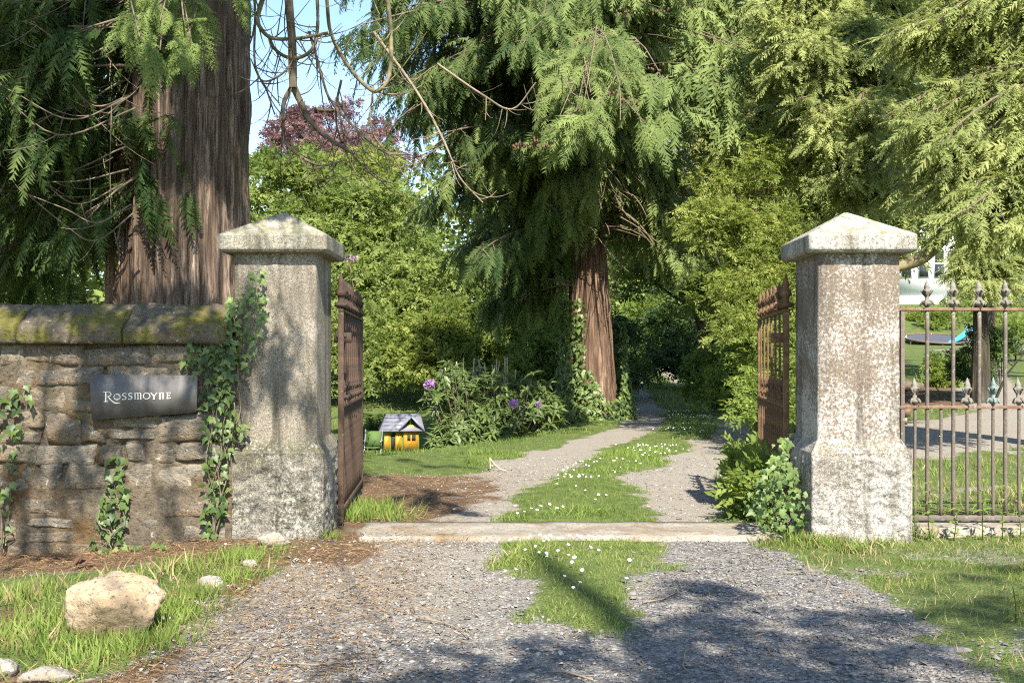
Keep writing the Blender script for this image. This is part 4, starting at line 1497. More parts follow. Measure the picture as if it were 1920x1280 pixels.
# bare brown twigs and cones inside the crown
b = MB()
for k in range(80):
    q = poly_pts([(1090, 260), (1300, 240), (1330, 430), (1200, 470), (1080, 420)], 1, r)[0]
    p = P(q[0], q[1], r.uniform(20.0, 23))
    e = p + r.normal(0, 0.5, 3) + np.array([0, -0.1, -0.25])
    b.tube(bez(p, (p + e) / 2 + np.array([0, 0, -0.2]), e, 5), np.linspace(0.012, 0.004, 5), 4, False)
place(b.obj('twigs', M['dry_thicket'], mt_, True), mt_)['kind'] = 'stuff'
b = MB()
for px, py, Yd in [(985, 272, 13.4), (1010, 270, 13.3), (1045, 270, 13.6), (1065, 268, 13.6), (1130, 238, 14.2), (1088, 248, 14), (1240, 22, 16), (1150, 175, 14.6), (1175, 188, 14.6), (1165, 28, 16), (965, 276, 13.4), (1230, 130, 15), (1090, 78, 15)]:
    for k in range(7):
        p = P(px + r.normal(0, 9), py + r.normal(0, 4), Yd + r.normal(0, 0.1))
        b.lathe(np.array([(0.004, -0.02), (0.018, 0), (0.012, 0.025), (0.002, 0.03)]), 5, p)
place(b.obj('cone_clusters', M['cone'], mt_, False), mt_)['kind'] = 'stuff'

# ------------------------------------------------------------------ cypresses on the right


def cypress(label, base, hgt, rad, polys, seed, tint, up=None, name='cypress', lean=(0, 0)):
    r = np.random.default_rng(seed)
    base = np.array([base[0], base[1], h1(*base)])
    path = [base + np.array([0, 0, -0.3]), base + np.array([lean[0] * .3, lean[1] * .3, hgt * 0.3]), base + np.array([lean[0], lean[1], hgt])]
    t = thing(name, label, 'tree', base)
    me = trunk_mesh('trunk', path, [rad, rad * 0.8, 0.04], M['bark_grey'], 48, 60, 0.06, 0.03, 7, seed, 0.35, 0.7, 3.0)
    place(obj('trunk', me, t), t)
    crown = Leafage()
    for poly, n, dep, size, per, spread in polys:
        conifer_boughs(t, path, tips_in(poly, n, dep, r), r, crown, FR_SLIM if size < 0.5 else FR_BG, size, per, spread, M['branch'], tint, 0.7, 0.25, 0.04, True, None, 0.1)
    if up:
        tips = []
        for k in range(up[0]):
            a = r.uniform(0, 2 * math.pi)
            z = r.uniform(up[1], hgt)
            d = r.uniform(0.5, 1.0) * up[2] * (1 - 0.6 * (z - up[1]) / (hgt - up[1]))
            tips.append(base + np.array([math.cos(a) * d, math.sin(a) * d, z]))
        conifer_boughs(t, path, np.array(tips), r, crown, FR_LO, 0.8, 10, 1.1, M['branch'], tint, 0.7, 0.3, sep=False)
    place(crown.obj('crown', M['cypress'], t), t)
    return t, path


cypress('feathery cypress with dark trunk rising behind the pale pillar cap', (6.35, 18.8), 19, 0.20,
        [([(1420, -50), (1720, -50), (1740, 180), (1700, 420), (1620, 400), (1610, 200), (1520, 150), (1450, 100)], 76, (16.0, 20), 0.36, 32, 0.8),
         ([(1370, -60), (1480, -80), (1660, 100), (1680, 330), (1560, 340), (1500, 200), (1400, 110)], 46, (15.8, 18.2), 0.33, 36, 0.75),
         ([(1440, 120), (1570, 240), (1560, 330), (1480, 290)], 14, (17, 19.0), 0.33, 22, 0.7)], 301, (0.35, 0.95), (8, 11.5, 1.2))
cypress('broad pale green cypress filling the top right corner above the railing', (7.9, 13.8), 15, 0.24,
        [([(1700, -60), (2080, -60), (2080, 430), (1900, 470), (1800, 400), (1700, 330), (1640, 100)], 100, (11.6, 15.0), 0.34, 23, 0.7),
         ([(1640, 200), (1830, 300), (1880, 440), (1800, 480), (1700, 400)], 22, (12.5, 14.5), 0.28, 28, 0.55)], 302, (0.4, 1.0), (8, 10, 1.1))
t, pth = cypress('small dark-trunked yew standing behind the railing finials', (10.35, 22.0), 5.2, 0.20,
                 [([(1790, 440), (1920, 420), (1920, 540), (1870, 560), (1800, 545)], 16, (20.5, 23), 0.34, 24, 0.6)], 303, (0.35, 0.9), None, 'yew_tree')
cypress('pale silvery cypress between the drooping cedar and the feathery cypress', ((1395 - 960) / FOC * 23.5, 23.5), 17, 0.2,
        [([(1300, -60), (1480, -60), (1470, 260), (1400, 330), (1310, 320)], 96, (20.5, 24.5), 0.46, 24, 1.0)], 304, (0.45, 1.0), (6, 12, 1.2))
# arching limb that hangs beside the pale pillar cap: a bough of the broad cypress
cyp = [o for o in COL.objects if o.name == 'cypress.001'][0]
b, pts = curl_branch(cyp, [(1965, 330, 0.3), (1890, 390, 0.2), (1820, 415), (1780, 428), (1752, 462), (1725, 485), (1700, 495), (1680, 500)], 13.2, 17 * 13 / FOC, 11 * 13 / FOC, M['branch'])
b.obj('arching_limb', M['lichenbranch'], cyp, True, loc=-np.array(cyp.location))

# ------------------------------------------------------------------ broadleaf trees and shrubs


def broadleaf(name, label, base, polys, mat, seed, trunk=None, leaf=0.34, tmpl=None, tint=(0.2, 0.9), group=None, stems=1, stem_r=0.12, cat='tree', per=60, clump=0.7, up=0.55, hgt=None):
    """polys: (pixel polygon, clumps, depth range). Leaves stand in clumps on limbs from the stem."""
    r = np.random.default_rng(seed)
    zb = h1(*base)
    B = np.array([base[0], base[1], zb])
    t = thing(name, label, cat, B, group)
    crown = Leafage()
    tip_all = []
    for poly, n, dep in polys:
        tip_all.append(tips_in(poly, n, dep, r))
    T_ = np.concatenate(tip_all)
    T_[:, 2] = np.maximum(T_[:, 2], hz(T_[:, 0], T_[:, 1]) + 0.15)
    zt = (hgt if hgt else T_[:, 2].max())
    for s_ in range(stems):
        off = np.array([r.normal(0, 0.25), r.normal(0, 0.25), 0]) if stems > 1 else np.zeros(3)
        path = [B + off + np.array([0, 0, -0.2]), B + off * 1.5 + np.array([r.normal(0, 0.15), r.normal(0, 0.1), (zt - zb) * 0.35]), B + off * 2.5 + np.array([r.normal(0, 0.3), r.normal(0, 0.3), (zt - zb) * (0.95 if stems == 1 else 0.6)])]
        if trunk is not None:
            place(obj('trunk', trunk_mesh('trunk', path, [stem_r, stem_r * 0.75, 0.015], trunk, 20, 30, 0.04, 0.02, 6, seed + s_, 0.25, 0.4, 2.0), t), t)
    mb = MB()
    for c in T_:
        k = int(per * r.uniform(0.6, 1.3))
        R = clump * r.uniform(0.55, 1.25)
        dirs = norm(r.normal(0, 1, (k, 3)))
        dirs[:, 2] = np.abs(dirs[:, 2]) * 0.9 - 0.35
        rr = R * r.uniform(0.25, 1.0, k) ** 0.5
        pos = c + dirs * rr[:, None] * np.array([1.0, 1.0, 0.7])
        d = dirs * 0.8 + r.normal(0, 0.5, (k, 3)) + np.array([0, -0.1, -0.15])
        nn = dirs * 0.5 + np.array([0, -0.25, up]) + r.normal(0, 0.4, (k, 3))
        bt = r.uniform(*tint)
        kp = np.ones(k, bool)
        crown.put(tmpl or SPRIG, pos[kp], d[kp], nn[kp], (leaf * r.uniform(0.7, 1.25, k))[kp], np.clip(bt + r.normal(0, 0.18, k), 0, 1)[kp], 0.0)
        if trunk is not None and r.random() < 0.6:
            a = axis_at(path, np.clip(c[2] - r.uniform(0.3, 1.5), zb + 0.3, zt))
            mb.tube(bez(a, (a + c) / 2 + np.array([0, 0, -0.2]), c, 6), np.linspace(stem_r * 0.35, 0.01, 6), 5, False)
    if mb.V:
        place(mb.obj('branches', trunk, t, True), t)['kind'] = 'stuff'
    place(crown.obj('crown' if cat == 'tree' else 'foliage', mat, t), t)
    return t


def X(px, Y):
    return (px - 960) / FOC * Y


broadleaf('broadleaf_tree', 'dense light green tree filling the gaps behind the cypresses', (X(1560, 27), 27), [([(1310, -50), (1800, -50), (1800, 380), (1600, 440), (1320, 420)], 150, (25, 30))], M['leaf_green'], 420, M['bark_grey'], 0.44, group='trees along the drive', stem_r=0.18, per=46, clump=0.85, tint=(0.2, 1.0))
TG = 'broadleaf trees behind the left gate'
broadleaf('broadleaf_tree', 'leafy green tree just right of the giant cedar trunk', (X(520, 39), 39), [([(440, 320), (560, 285), (640, 310), (660, 420), (600, 520), (440, 560)], 90, (35.5, 41))], M['leaf_green'], 401, M['bark_grey'], 0.52, group=TG, stem_r=0.16)
broadleaf('broadleaf_tree', 'loose sunlit tree with two pale stems above the play house', (X(725, 38), 38), [([(600, 380), (740, 350), (800, 440), (850, 540), (800, 640), (640, 640), (600, 520)], 90, (34.5, 39.5))], M['leaf_green'], 402, M['bark_pale'], 0.48, group=TG, stems=3, stem_r=0.16, tint=(0.35, 1.0), per=52, clump=0.9)
broadleaf('broadleaf_tree', 'pale yellowish tree top poking above the left greenery', (X(640, 46), 46), [([(580, 300), (660, 262), (730, 290), (760, 390), (600, 400)], 40, (42, 48))], M['leaf_yellow'], 403, M['bark_grey'], 0.55, group=TG, stem_r=0.15, per=45, clump=0.95)
broadleaf('broadleaf_tree', 'shaded tree between the play house stems and the middle cedar', (X(930, 38), 38), [([(780, 480), (1060, 440), (1070, 640), (960, 680), (800, 650)], 74, (34, 40)), ([(870, 560), (1065, 560), (1065, 710), (870, 710)], 46, (40, 45))], M['leaf_green'], 404, M['bark_grey'], 0.5, group=TG, stem_r=0.16, tint=(0.15, 0.8), clump=0.9)
broadleaf('copper_beech', 'purple copper beech crown far behind against the sky', (X(600, 55), 55), [([(505, 240), (570, 205), (650, 200), (735, 232), (770, 310), (505, 310)], 56, (50, 58))], M['leaf_copper'], 405, M['bark_grey'], 0.5, stem_r=0.4, per=60, clump=0.9)
broadleaf('maple_tree', 'bright yellow-green young maple left of the pale pillar', (X(1440, 16.5), 16.5), [([(1270, 400), (1340, 300), (1400, 330), (1440, 250), (1510, 290), (1490, 400), (1530, 470), (1480, 600), (1380, 640), (1330, 560), (1330, 470)], 110, (14.8, 18.5))], M['leaf_yellow'], 406, M['bark_grey'], 0.21, SPRIG_S, (0.0, 1.0), stem_r=0.05, stems=3, per=46, clump=0.42)
broadleaf('broadleaf_tree', 'green tree arching over the far end of the drive', (X(1330, 33), 33), [([(1140, 380), (1300, 330), (1450, 420), (1440, 580), (1330, 600), (1180, 560), (1140, 480)], 76, (29, 37))], M['leaf_green'], 407, M['bark_grey'], 0.45, group='trees along the drive', stem_r=0.2, tint=(0.15, 0.8), per=60, clump=0.9)
SG = 'shrubs along the drive'
broadleaf('laurel_hedge', 'clipped dark laurel hedge close behind the middle cedar trunk', (X(1165, 30), 30), [([(1140, 600), (1180, 600), (1188, 720), (1140, 730)], 26, (28.5, 38))], M['leaf_dark'], 408, None, 0.34, group=SG, cat='hedge', per=70, clump=0.6, tint=(0.2, 0.9))
broadleaf('rhododendron_bush', 'tall lime-lit bush at the far bend of the drive', (X(1225, 52), 52), [([(1190, 560), (1240, 550), (1262, 600), (1240, 680), (1195, 670)], 34, (47, 54))], M['leaf_bright'], 409, M['bark_grey'], 0.45, group=SG, cat='bush', per=60, clump=0.8, stem_r=0.08)
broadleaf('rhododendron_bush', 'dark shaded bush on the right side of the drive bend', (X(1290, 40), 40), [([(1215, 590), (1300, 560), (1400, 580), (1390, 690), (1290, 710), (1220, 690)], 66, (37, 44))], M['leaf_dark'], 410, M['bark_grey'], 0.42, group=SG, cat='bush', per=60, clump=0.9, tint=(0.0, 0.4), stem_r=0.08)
broadleaf('rhododendron_bush', 'fresh green bush on the right verge before the dark one', (X(1390, 24), 24), [([(1310, 660), (1400, 630), (1450, 660), (1450, 750), (1370, 760), (1310, 730)], 54, (21.5, 27))], M['leaf_bright'], 411, M['bark_grey'], 0.30, group=SG, cat='bush', per=52, clump=0.5, tint=(0.25, 0.95), stem_r=0.05)
broadleaf('rhododendron_bush', 'leafy bush seen through the bars of the right gate leaf', (X(1440, 15), 15), [([(1410, 600), (1500, 580), (1500, 780), (1420, 770)], 44, (13.2, 17))], M['leaf_bright'], 412, M['bark_grey'], 0.26, SPRIG_S, group=SG, cat='bush', per=46, clump=0.42, tint=(0.2, 0.9), stem_r=0.04)
UG = 'undergrowth shrubs behind the lawn'
broadleaf('shrub', 'low sunlit shrub line behind the play house lawn', (X(600, 35), 35), [([(440, 590), (690, 570), (750, 690), (690, 720), (440, 725)], 84, (32.5, 35.5))], M['leaf_green'], 413, M['bark_grey'], 0.40, group=UG, cat='shrub', per=55, clump=0.8, tint=(0.3, 1.0), stem_r=0.05)
broadleaf('shrub', 'yellow-lit shrubs between the pale stems and the canes', (X(810, 34), 34), [([(735, 620), (860, 560), (880, 690), (760, 715)], 64, (32, 35))], M['leaf_yellow'], 414, M['bark_grey'], 0.38, group=UG, cat='shrub', per=50, clump=0.7, tint=(0.0, 0.7), stem_r=0.05)
broadleaf('shrub', 'green shrub thicket in front of the middle cedar trunk', (X(1020, 24), 24), [([(960, 650), (1070, 600), (1075, 760), (1030, 790), (960, 770)], 40, (22.5, 26))], M['leaf_green'], 415, M['bark_grey'], 0.28, group=UG, cat='shrub', per=46, clump=0.45, tint=(0.05, 0.6), stem_r=0.04)
broadleaf('laurel_bush', 'small dark laurel bush left of the play house', (X(712, 25.0), 25.0), [([(690, 785), (735, 780), (735, 840), (690, 845)], 16, (24.6, 26))], M['leaf_dark'], 416, M['bark_grey'], 0.22, cat='bush', per=36, clump=0.25, tint=(0.0, 0.4), stem_r=0.02)

# far woods closing the view, read as one mass
r = np.random.default_rng(500)
wd = Leafage()
for k in range(760):
    a = r.uniform(-0.75, 0.75)
    Y0 = r.uniform(62, 95)
    x = a * Y0 + r.normal(0, 2)
    top = 9 + 11 * vnoise(np.array([[x * 0.12, 3.3, 0]]), 9)[0]
    if -0.27 < x / Y0 < -0.10:
        top = min(top, 0.19 * Y0)
    elif x > 0:
        top += 10
    z = r.uniform(0.02, 1) * top
    if 0.33 < x / Y0 < 0.60 and Y0 < 84:
        continue
    c = np.array([x, Y0, z + max(0.0, h1(x, Y0))])
    n = 24
    dirs = norm(r.normal(0, 1, (n, 3)))
    wd.put(SPRIG_L, c + dirs * np.array([2.0, 1.6, 1.5]) * r.uniform(0.4, 1, (n, 1)), dirs + r.normal(0, 0.4, (n, 3)), dirs * 0.5 + np.array([0, -0.3, 0.6]), 1.35 * r.uniform(0.6, 1.2, n), np.clip(r.uniform(0.1, 0.9) + r.normal(0, 0.15, n), 0, 1))
o = wd.obj('woods', M['woods'])
tag(o, 'distant woodland closing the view behind the garden', None, None, 'stuff')
# dark conifers deep behind the left cedar and behind the right cypresses
for lab, bx, polys, sd in [('dark spruce behind the giant cedar at the left edge', (X(60, 20), 20), [([(-180, -100), (300, -100), (300, 600), (-180, 620)], 32, (17, 22), 0.8, 16, 1.3)], 310),
                           ('dark conifer deep between the two cypresses', (X(1540, 27), 27), [([(1300, -60), (1760, -60), (1760, 420), (1500, 520), (1340, 380)], 70, (23.5, 28), 0.8, 16, 1.3)], 311),
                           ('tall conifer far behind the broad cypress', (X(1850, 30), 30), [([(1640, -100), (2100, -100), (2100, 400), (1900, 440), (1640, 400)], 44, (26, 33), 0.85, 15, 1.4)], 312),
                           ('dark conifer behind the drooping cedar', (X(1020, 31), 31), [([(760, -100), (1340, -100), (1330, 420), (1050, 520), (820, 420)], 34, (28, 33), 1.0, 14, 1.5)], 313)]:
    cypress(lab, bx, 16, 0.25, polys, sd, (0.05, 0.55), None, 'conifer')

# ------------------------------------------------------------------ roadside tree behind the viewpoint: shades the forecourt
r = np.random.default_rng(606)
rb_ = np.array([3.4, -7.5, 0.0])
rt = thing('roadside_cedar', 'tall roadside cedar whose boughs shade the gravel in front of the gate', 'tree', rb_)
rpath = [rb_ + np.array([0, 0, -0.3]), rb_ + np.array([0, 0, 6.0]), rb_ + np.array([0, 0, 16])]
place(obj('trunk', trunk_mesh('trunk', rpath, [0.5, 0.4, 0.05], M['bark_red'], 40, 40, 0.05, 0.05, 7, 3, 0.3, 0.8), rt), rt)
crown = Leafage()
sh = []
sh.append(shade_tips([(560, 1230), (1000, 1190), (1250, 1140), (1330, 1300), (500, 1330)], ('z', 0), 11, (7.5, 11), r))
sh.append(shade_tips([(1240, 1030), (1420, 1040), (1700, 1180), (1950, 1290), (1300, 1300), (1230, 1120)], ('z', 0), 15, (7.5, 11), r))
sh.append(shade_tips([(1600, 1050), (1930, 1010), (1930, 1160), (1750, 1130)], ('z', 0), 3, (7.5, 11), r))
sh.append(shade_tips([(0, 1060), (330, 1030), (250, 1100), (0, 1200)], ('z', 0), 4, (7, 10), r))
sh.append(shade_tips([(520, 1030), (680, 1010), (640, 1060)], ('z', 0), 1, (7, 10), r))
conifer_boughs(rt, rpath, np.concatenate(sh), r, crown, FR_LO, 0.5, 11, 0.6, M['branch'], (0.2, 0.7), 1.0, 0.5, 0.012, sep=False)
place(crown.obj('crown', M['cedar'], rt), rt)

# ------------------------------------------------------------------ garden beyond the gate: house, trampoline, slide ...
zl = lambda x, y: h1(x, y)
HY = 74.0
hx0 = X(1690, HY)
hb = P(1700, 562, HY)
house = thing('white_house', 'white rendered house with bay window half hidden by cypress boughs', 'house', (hb[0], HY, hb[2]))
z0 = hb[2]
ho = np.array([hb[0], HY, z0])
b = MB().box(np.array([-9, 0.0, -3.0]), np.array([3.6, 9, 6.2]))
b.obj('wall', M['white_wall'], house)
b = MB().box(np.array([-1.0, -1.2, 0.2]), np.array([2.6, 0.0, 4.1]))
b.obj('bay', M['white_wall'], house)
b = MB().box(np.array([-1.1, -1.3, -2.0]), np.array([2.7, 0.0, 0.2]))
b.obj('plinth', M['plinth_grey'], house)
b = MB().box(np.array([-1.2, -1.4, 4.1]), np.array([2.8, 0.0, 4.45]))
b.obj('cornice', M['white_wall'], house)
for k, wx in enumerate((-0.5, 0.75, 1.9)):
    b = MB()
    b.box(np.array([wx - 0.4, -1.24, 1.5]), np.array([wx + 0.4, -1.203, 3.7]))
    f = b.obj('window', M['white_wall'], house)
    for zz in (1.6, 2.65):
        MB().box(np.array([wx - 0.32, -1.26, zz]), np.array([wx + 0.32, -1.243, zz + 0.95])).obj('pane', M['glass'], f)
b = MB()
b.add(np.array([(-9.4, -0.4, 6.2), (4.0, -0.4, 6.2), (4.0, 9.4, 6.2), (-9.4, 9.4, 6.2), (-6.0, 4.5, 9.0), (0.6, 4.5, 9.0)]), [np.array([[0, 1, 5, 4], [2, 3, 4, 5]]), np.array([[1, 2, 5], [3, 0, 4]]), np.array([[0, 3, 2, 1]])])
b.obj('roof', M['slate_roof'], house)

# trampoline
TY = 58.0
tc = P(1756, 634, TY)
tr = thing('trampoline', 'round black garden trampoline on thin legs behind the railing', 'trampoline', (tc[0], TY, h1(tc[0], TY)), None, (math.radians(10), 0, 0))
zt_ = tc[2] - h1(tc[0], TY)
R_ = 1.85
a = np.linspace(0, 2 * math.pi, 40, endpoint=False)
V = np.stack([np.cos(a) * (R_ - 0.2), np.sin(a) * (R_ - 0.2), np.full(40, zt_)], 1)
obj('mat', make_mesh('mat', V, np.arange(40)[None, :], M['tramp_mat']), tr)
b = MB()
aa = np.linspace(0, 2 * math.pi, 41)
b.tube(np.stack([np.cos(aa) * R_, np.sin(aa) * R_, np.full(41, zt_)], 1), 0.06, 6, False)
b.obj('rim', M['tramp_pad'], tr)
b = MB()
for k in range(40):
    d = np.array([math.cos(a[k]), math.sin(a[k]), 0])
    b.tube(np.array([d * (R_ - 0.2), d * (R_ - 0.05)]) + np.array([0, 0, zt_]), 0.012, 3, False)
b.obj('springs', M['metal'], tr)['kind'] = 'stuff'
for k in range(6):
    d = np.array([math.cos(k * 1.047 + 0.3), math.sin(k * 1.047 + 0.3), 0]) * (R_ - 0.05)
    MB().tube(np.array([d + np.array([0, 0, -0.3]), d + np.array([0, 0, zt_])]), 0.03, 6).obj('leg', M['metal'], tr)
# mound of earth under it, log
# slide
sp = [P(1815, 622, 57), P(1806, 630, 57), P(1796, 637, 56.8), P(1783, 643, 56.6), P(1772, 645, 56.5)]
sl = thing('garden_slide', 'bright blue plastic slide beside the trampoline', 'slide', (sp[2][0], 56.8, h1(sp[2][0], 56.8)))
so2 = np.array(sl.location)
V = []
for p in sp:
    for dy, dz in ((-0.35, 0.12), (-0.3, 0.0), (0.3, 0.0), (0.35, 0.12)):
        V.append(p + np.array([0, dy, dz]) - so2)
n = len(sp)
F = [[i * 4 + k, i * 4 + k + 1, i * 4 + k + 5, i * 4 + k + 4] for i in range(n - 1) for k in range(3)]
o = obj('chute', make_mesh('chute', np.array(V), np.array(F), M['blue']), sl)
md = o.modifiers.new('thick', 'SOLIDIFY')
md.thickness = 0.05
b = MB()
top = sp[0] - so2
b.tube(np.array([top + np.array([0.05, -0.3, 0.3]), np.array([top[0] + 0.35, -0.3, -0.2])]), 0.03, 6)
b.tube(np.array([top + np.array([0.05, 0.3, 0.3]), np.array([top[0] + 0.35, 0.3, -0.2])]), 0.03, 6)
b.obj('ladder', M['blue'], sl)
# garden shrubs and flowers on the right
GS = 'shrubs in the right hand garden'
gl = [('round clipped shrub on the lawn beyond the trampoline', (1758, 600), 63, 0.9, 'leaf_bright'), ('pale shrub under the white house', (1722, 598), 66, 0.8, 'leaf_yellow'),
      ('low dark shrub in front of the trampoline', (1778, 688), 30, 0.45, 'leaf_dark'), ('clump of sword leaves at the path edge', (1765, 700), 27, 0.5, 'leaf_bright'),
      ('ivy-covered shrub hugging the yew trunk', (1858, 635), 22.5, 0.42, 'leaf_dark'), ('bright bush behind the yew at the right edge', (1890, 590), 60, 1.1, 'leaf_yellow'),
      ('dark green clump at the yew foot', (1822, 682), 24, 0.42, 'leaf_dark'), ('feathery fern tuft right of the yew', (1905, 630), 40, 0.7, 'leaf_bright'),
      ('shrub on the bank behind the slide', (1800, 575), 66, 1.3, 'leaf_bright'), ('green shrub at the right edge below the boughs', (1925, 560), 48, 1.6, 'leaf_green')]
for i, (lab, (px, py), Yd, R, mt) in enumerate(gl):
    c = P(px, py, Yd)
    k = R * FOC / Yd
    broadleaf('garden_shrub', lab, (c[0], Yd), [([(px - k, py - k * .7), (px + k, py - k * .7), (px + k, py + k * .8), (px - k, py + k * .8)], 20, (Yd - R, Yd + R))], M[mt], 700 + i, M['bark_grey'], 0.12 + 0.004 * Yd, group=GS, cat='shrub', per=34, clump=R * 0.42, stem_r=0.03)
# log / boulders
c = P(1700, 688, 26)
b = MB().tube(np.array([c + [-0.4, 0, 0.0], c + [0.0, 0.02, 0.02], c + [0.42, 0.05, 0.0]]), [0.13, 0.15, 0.12], 9)
o = b.obj('log', M['log'], None, True)
o.location = (0, 0, h1(c[0], 26) - c[2] + 0.12)
tag(o, 'dark old log lying on the lawn beside the pale pillar', 'log')


def rock(name, label, c, size, mat, seed, cuts=5, sub=4, parent=None, flat=0.0, rotz=0.0, cat='rock', group=None):
    r = np.random.default_rng(seed)
    bm = bmesh.new()
    bmesh.ops.create_icosphere(bm, subdivisions=sub, radius=1.0)
    V = np.array([v.co[:] for v in bm.verts])
    F = np.array([[v.index for v in f.verts] for f in bm.faces])
    bm.free()
    for k in range(cuts):
        n = norm(r.normal(0, 1, 3))
        d = r.uniform(0.55, 0.85)
        e = V @ n - d
        V = V - np.where(e > 0, e, 0)[:, None] * n * 0.92
    V = V * (1 + 0.16 * fbm(V * 2.0 + seed, 4, seed) + 0.10 * fbm(V * 6 + seed, 4, seed, 0.6))[:, None]
    V = V * np.asarray(size)
    cr, sr = math.cos(rotz), math.sin(rotz)
    V = V @ np.array([[cr, sr, 0], [-sr, cr, 0], [0, 0, 1]])
    o = obj(name, make_mesh(name, V, F, mat, smooth=sub >= 4), None, loc=c)
    return tag(o, label, cat, group)


def onG(px, py, dz=0.0):
    """Ground point under photo pixel (flat forecourt)."""
    Yd = EYE * FOC / (py - HOR)
    x = (px - 960) / FOC * Yd
    return np.array([x, Yd, h1(x, Yd) + dz])


rock('rock', 'big ochre boulder sitting in the grass at lower left', onG(207, 1190, 0.07), (0.285, 0.18, 0.215), M['rock'], 5, 13, 5, rotz=0.1)
rock('rock', 'flat white stone leaning at the foot of the left pillar', onG(516, 1024, 0.035), (0.125, 0.09, 0.055), M['paleRock'], 17, 6, 4, rotz=0.3)
rock('rock', 'pale stone half sunk in the grass below the white stone', onG(395, 1098, 0.01), (0.075, 0.08, 0.055), M['paleRock'], 19, 6, 4)
rock('rock', 'small grey stone in the tuft left of the white stone', onG(468, 1060, 0.01), (0.06, 0.045, 0.03), M['paleRock'], 23, 6, 4)
rock('rock', 'cream rock at the very bottom left corner', onG(2, 1268, 0.02), (0.06, 0.07, 0.075), M['paleRock'], 29, 6, 4)
rock('rock', 'broad pale rock at the lower left edge in front of the boulder', onG(88, 1275, 0.01), (0.125, 0.08, 0.05), M['paleRock'], 31, 7, 4, rotz=0.2)
rock('rock', 'flat blue-grey slate stone in the gravel at lower right', onG(1788, 1215, 0.0), (0.085, 0.05, 0.012), M['slatestone'], 37, 6, 4, rotz=-0.2)
rock('rock', 'whitish flat stone in the shade at the bottom centre', onG(986, 1268, 0.0), (0.048, 0.03, 0.016), M['paleRock'], 41, 6, 3, rotz=0.2)
rock('rock', 'rounded grey pebble in the shade left of the whitish flat stone', onG(893, 1224, 0.0), (0.030, 0.022, 0.018), M['paleRock'], 43, 5, 3)
rock('rock', 'slim slate chip on the grass edge at the right', onG(1716, 1166, 0.0), (0.03, 0.02, 0.008), M['slatestone'], 47, 5, 3)
rock('rock', 'pale pebble on the left wheel track before the slab', onG(803, 1112, 0.0), (0.028, 0.02, 0.014), M['paleRock'], 53, 5, 3)
rock('rock', 'dark stone beside the small grass tuft of the strip', onG(1186, 1112, 0.0), (0.03, 0.02, 0.016), M['slatestone'], 59, 5, 3)
rock('rock', 'grey stones end lying by the twig at lower left', onG(375, 1255, 0.0), (0.05, 0.03, 0.016), M['slatestone'], 61, 5, 3)
for px, py, lab, sz in [(1908, 652, 'white boulder at the right edge of the garden', 0.55), (1912, 530, 'pale white object on the slope at the right edge', 0.9)]:
    Yd = 40 if py > 600 else 66
    c = P(px, py, Yd)
    rock('rock', lab, (c[0], Yd, c[2]), (sz, sz * 0.8, sz * 0.6), M['paleRock'], 63 + py, 6, 3)  # rock shape on the slope stands in for an unidentified white object

# twigs on the ground
TWG = 'fallen twigs on the gravel'
for i, (lab, pix, rr) in enumerate([
        ('curved pale twig on the sunlit gravel left of the grass strip', [(780, 1164), (815, 1170), (850, 1178), (868, 1190), (880, 1202)], 0.0045),
        ('straight twig pair lying at the bottom edge', [(520, 1253), (560, 1256), (600, 1254), (655, 1262)], 0.005),
        ('thin hooked twig in the shaded gravel', [(1294, 1210), (1284, 1230), (1280, 1250), (1290, 1262), (1300, 1270)], 0.004),
        ('pale forked twig beside the grass strip', [(1205, 1132), (1240, 1128), (1265, 1112), (1280, 1102)], 0.005),
        ('slender twig across the shaded right track', [(1470, 1076), (1500, 1074), (1530, 1075)], 0.004),
        ('dark twig in the shade at bottom centre', [(1032, 1264), (1060, 1266), (1090, 1270), (1112, 1278)], 0.006),
        ('brown twig on the needle litter', [(640, 1112), (668, 1100), (690, 1086)], 0.004),
        ('twig on the right track near the slab', [(1405, 1040), (1430, 1044), (1455, 1054)], 0.004),
        ('short reddish twig at lower left', [(440, 1260), (466, 1240), (480, 1216)], 0.004)]):
    pts = np.array([onG(x, y, 0.014 + 0.006 * math.sin(k * 2)) for k, (x, y) in enumerate(pix)])
    b = MB().tube(pts, np.linspace(rr, rr * 0.5, len(pts)), 6)
    m_ = len(pts) // 2
    b.tube(np.array([pts[m_], pts[m_] + np.array([0.05, -0.03, 0.012])]), [rr * 0.6, rr * 0.3], 5)
    o = b.obj('twig', M['twig'], None, True)
    tag(o, lab, 'twig', TWG)
c = np.array([P(918, 872, 11.8), P(928, 882, 11.7), P(938, 890, 11.6), P(950, 893, 11.5)])
c[:, 2] = [h1(p[0], p[1]) + h for p, h in zip(c, (0.14, 0.07, 0.03, 0.02))]
b = MB().tube(c, [0.012, 0.012, 0.01, 0.006], 6)
b.tube(np.array([c[0], c[1] + [-0.05, -0.1, -0.03]]), [0.009, 0.006], 5)
tag(b.obj('twig', M['cane'], None, True), 'bent pale stick on the litter behind the left gate leaf', 'twig', TWG)

# ------------------------------------------------------------------ play house, chair, canes, rhododendron
ph = P(752, 848, 24.0)
ph[2] = h1(ph[0], 24.0)
toy = thing('play_house', 'small green and orange plastic play house on the lawn', 'play house', ph, None, (0, 0, math.radians(9)))
box_obj('wall', (-0.42, -0.30, 0.0), (0.42, 0.30, 0.56), M['toy_green'], toy, 0.02)
b = MB()
b.add(np.array([(0.02, -0.303, 0.56), (0.42, -0.303, 0.56), (0.22, -0.303, 0.80), (0.02, 0.25, 0.56), (0.42, 0.25, 0.56), (0.22, 0.25, 0.80)]), [np.array([[0, 1, 2], [5, 4, 3]]), np.array([[0, 2, 5, 3], [1, 4, 5, 2]])])
b.obj('gable', M['toy_green'], toy)


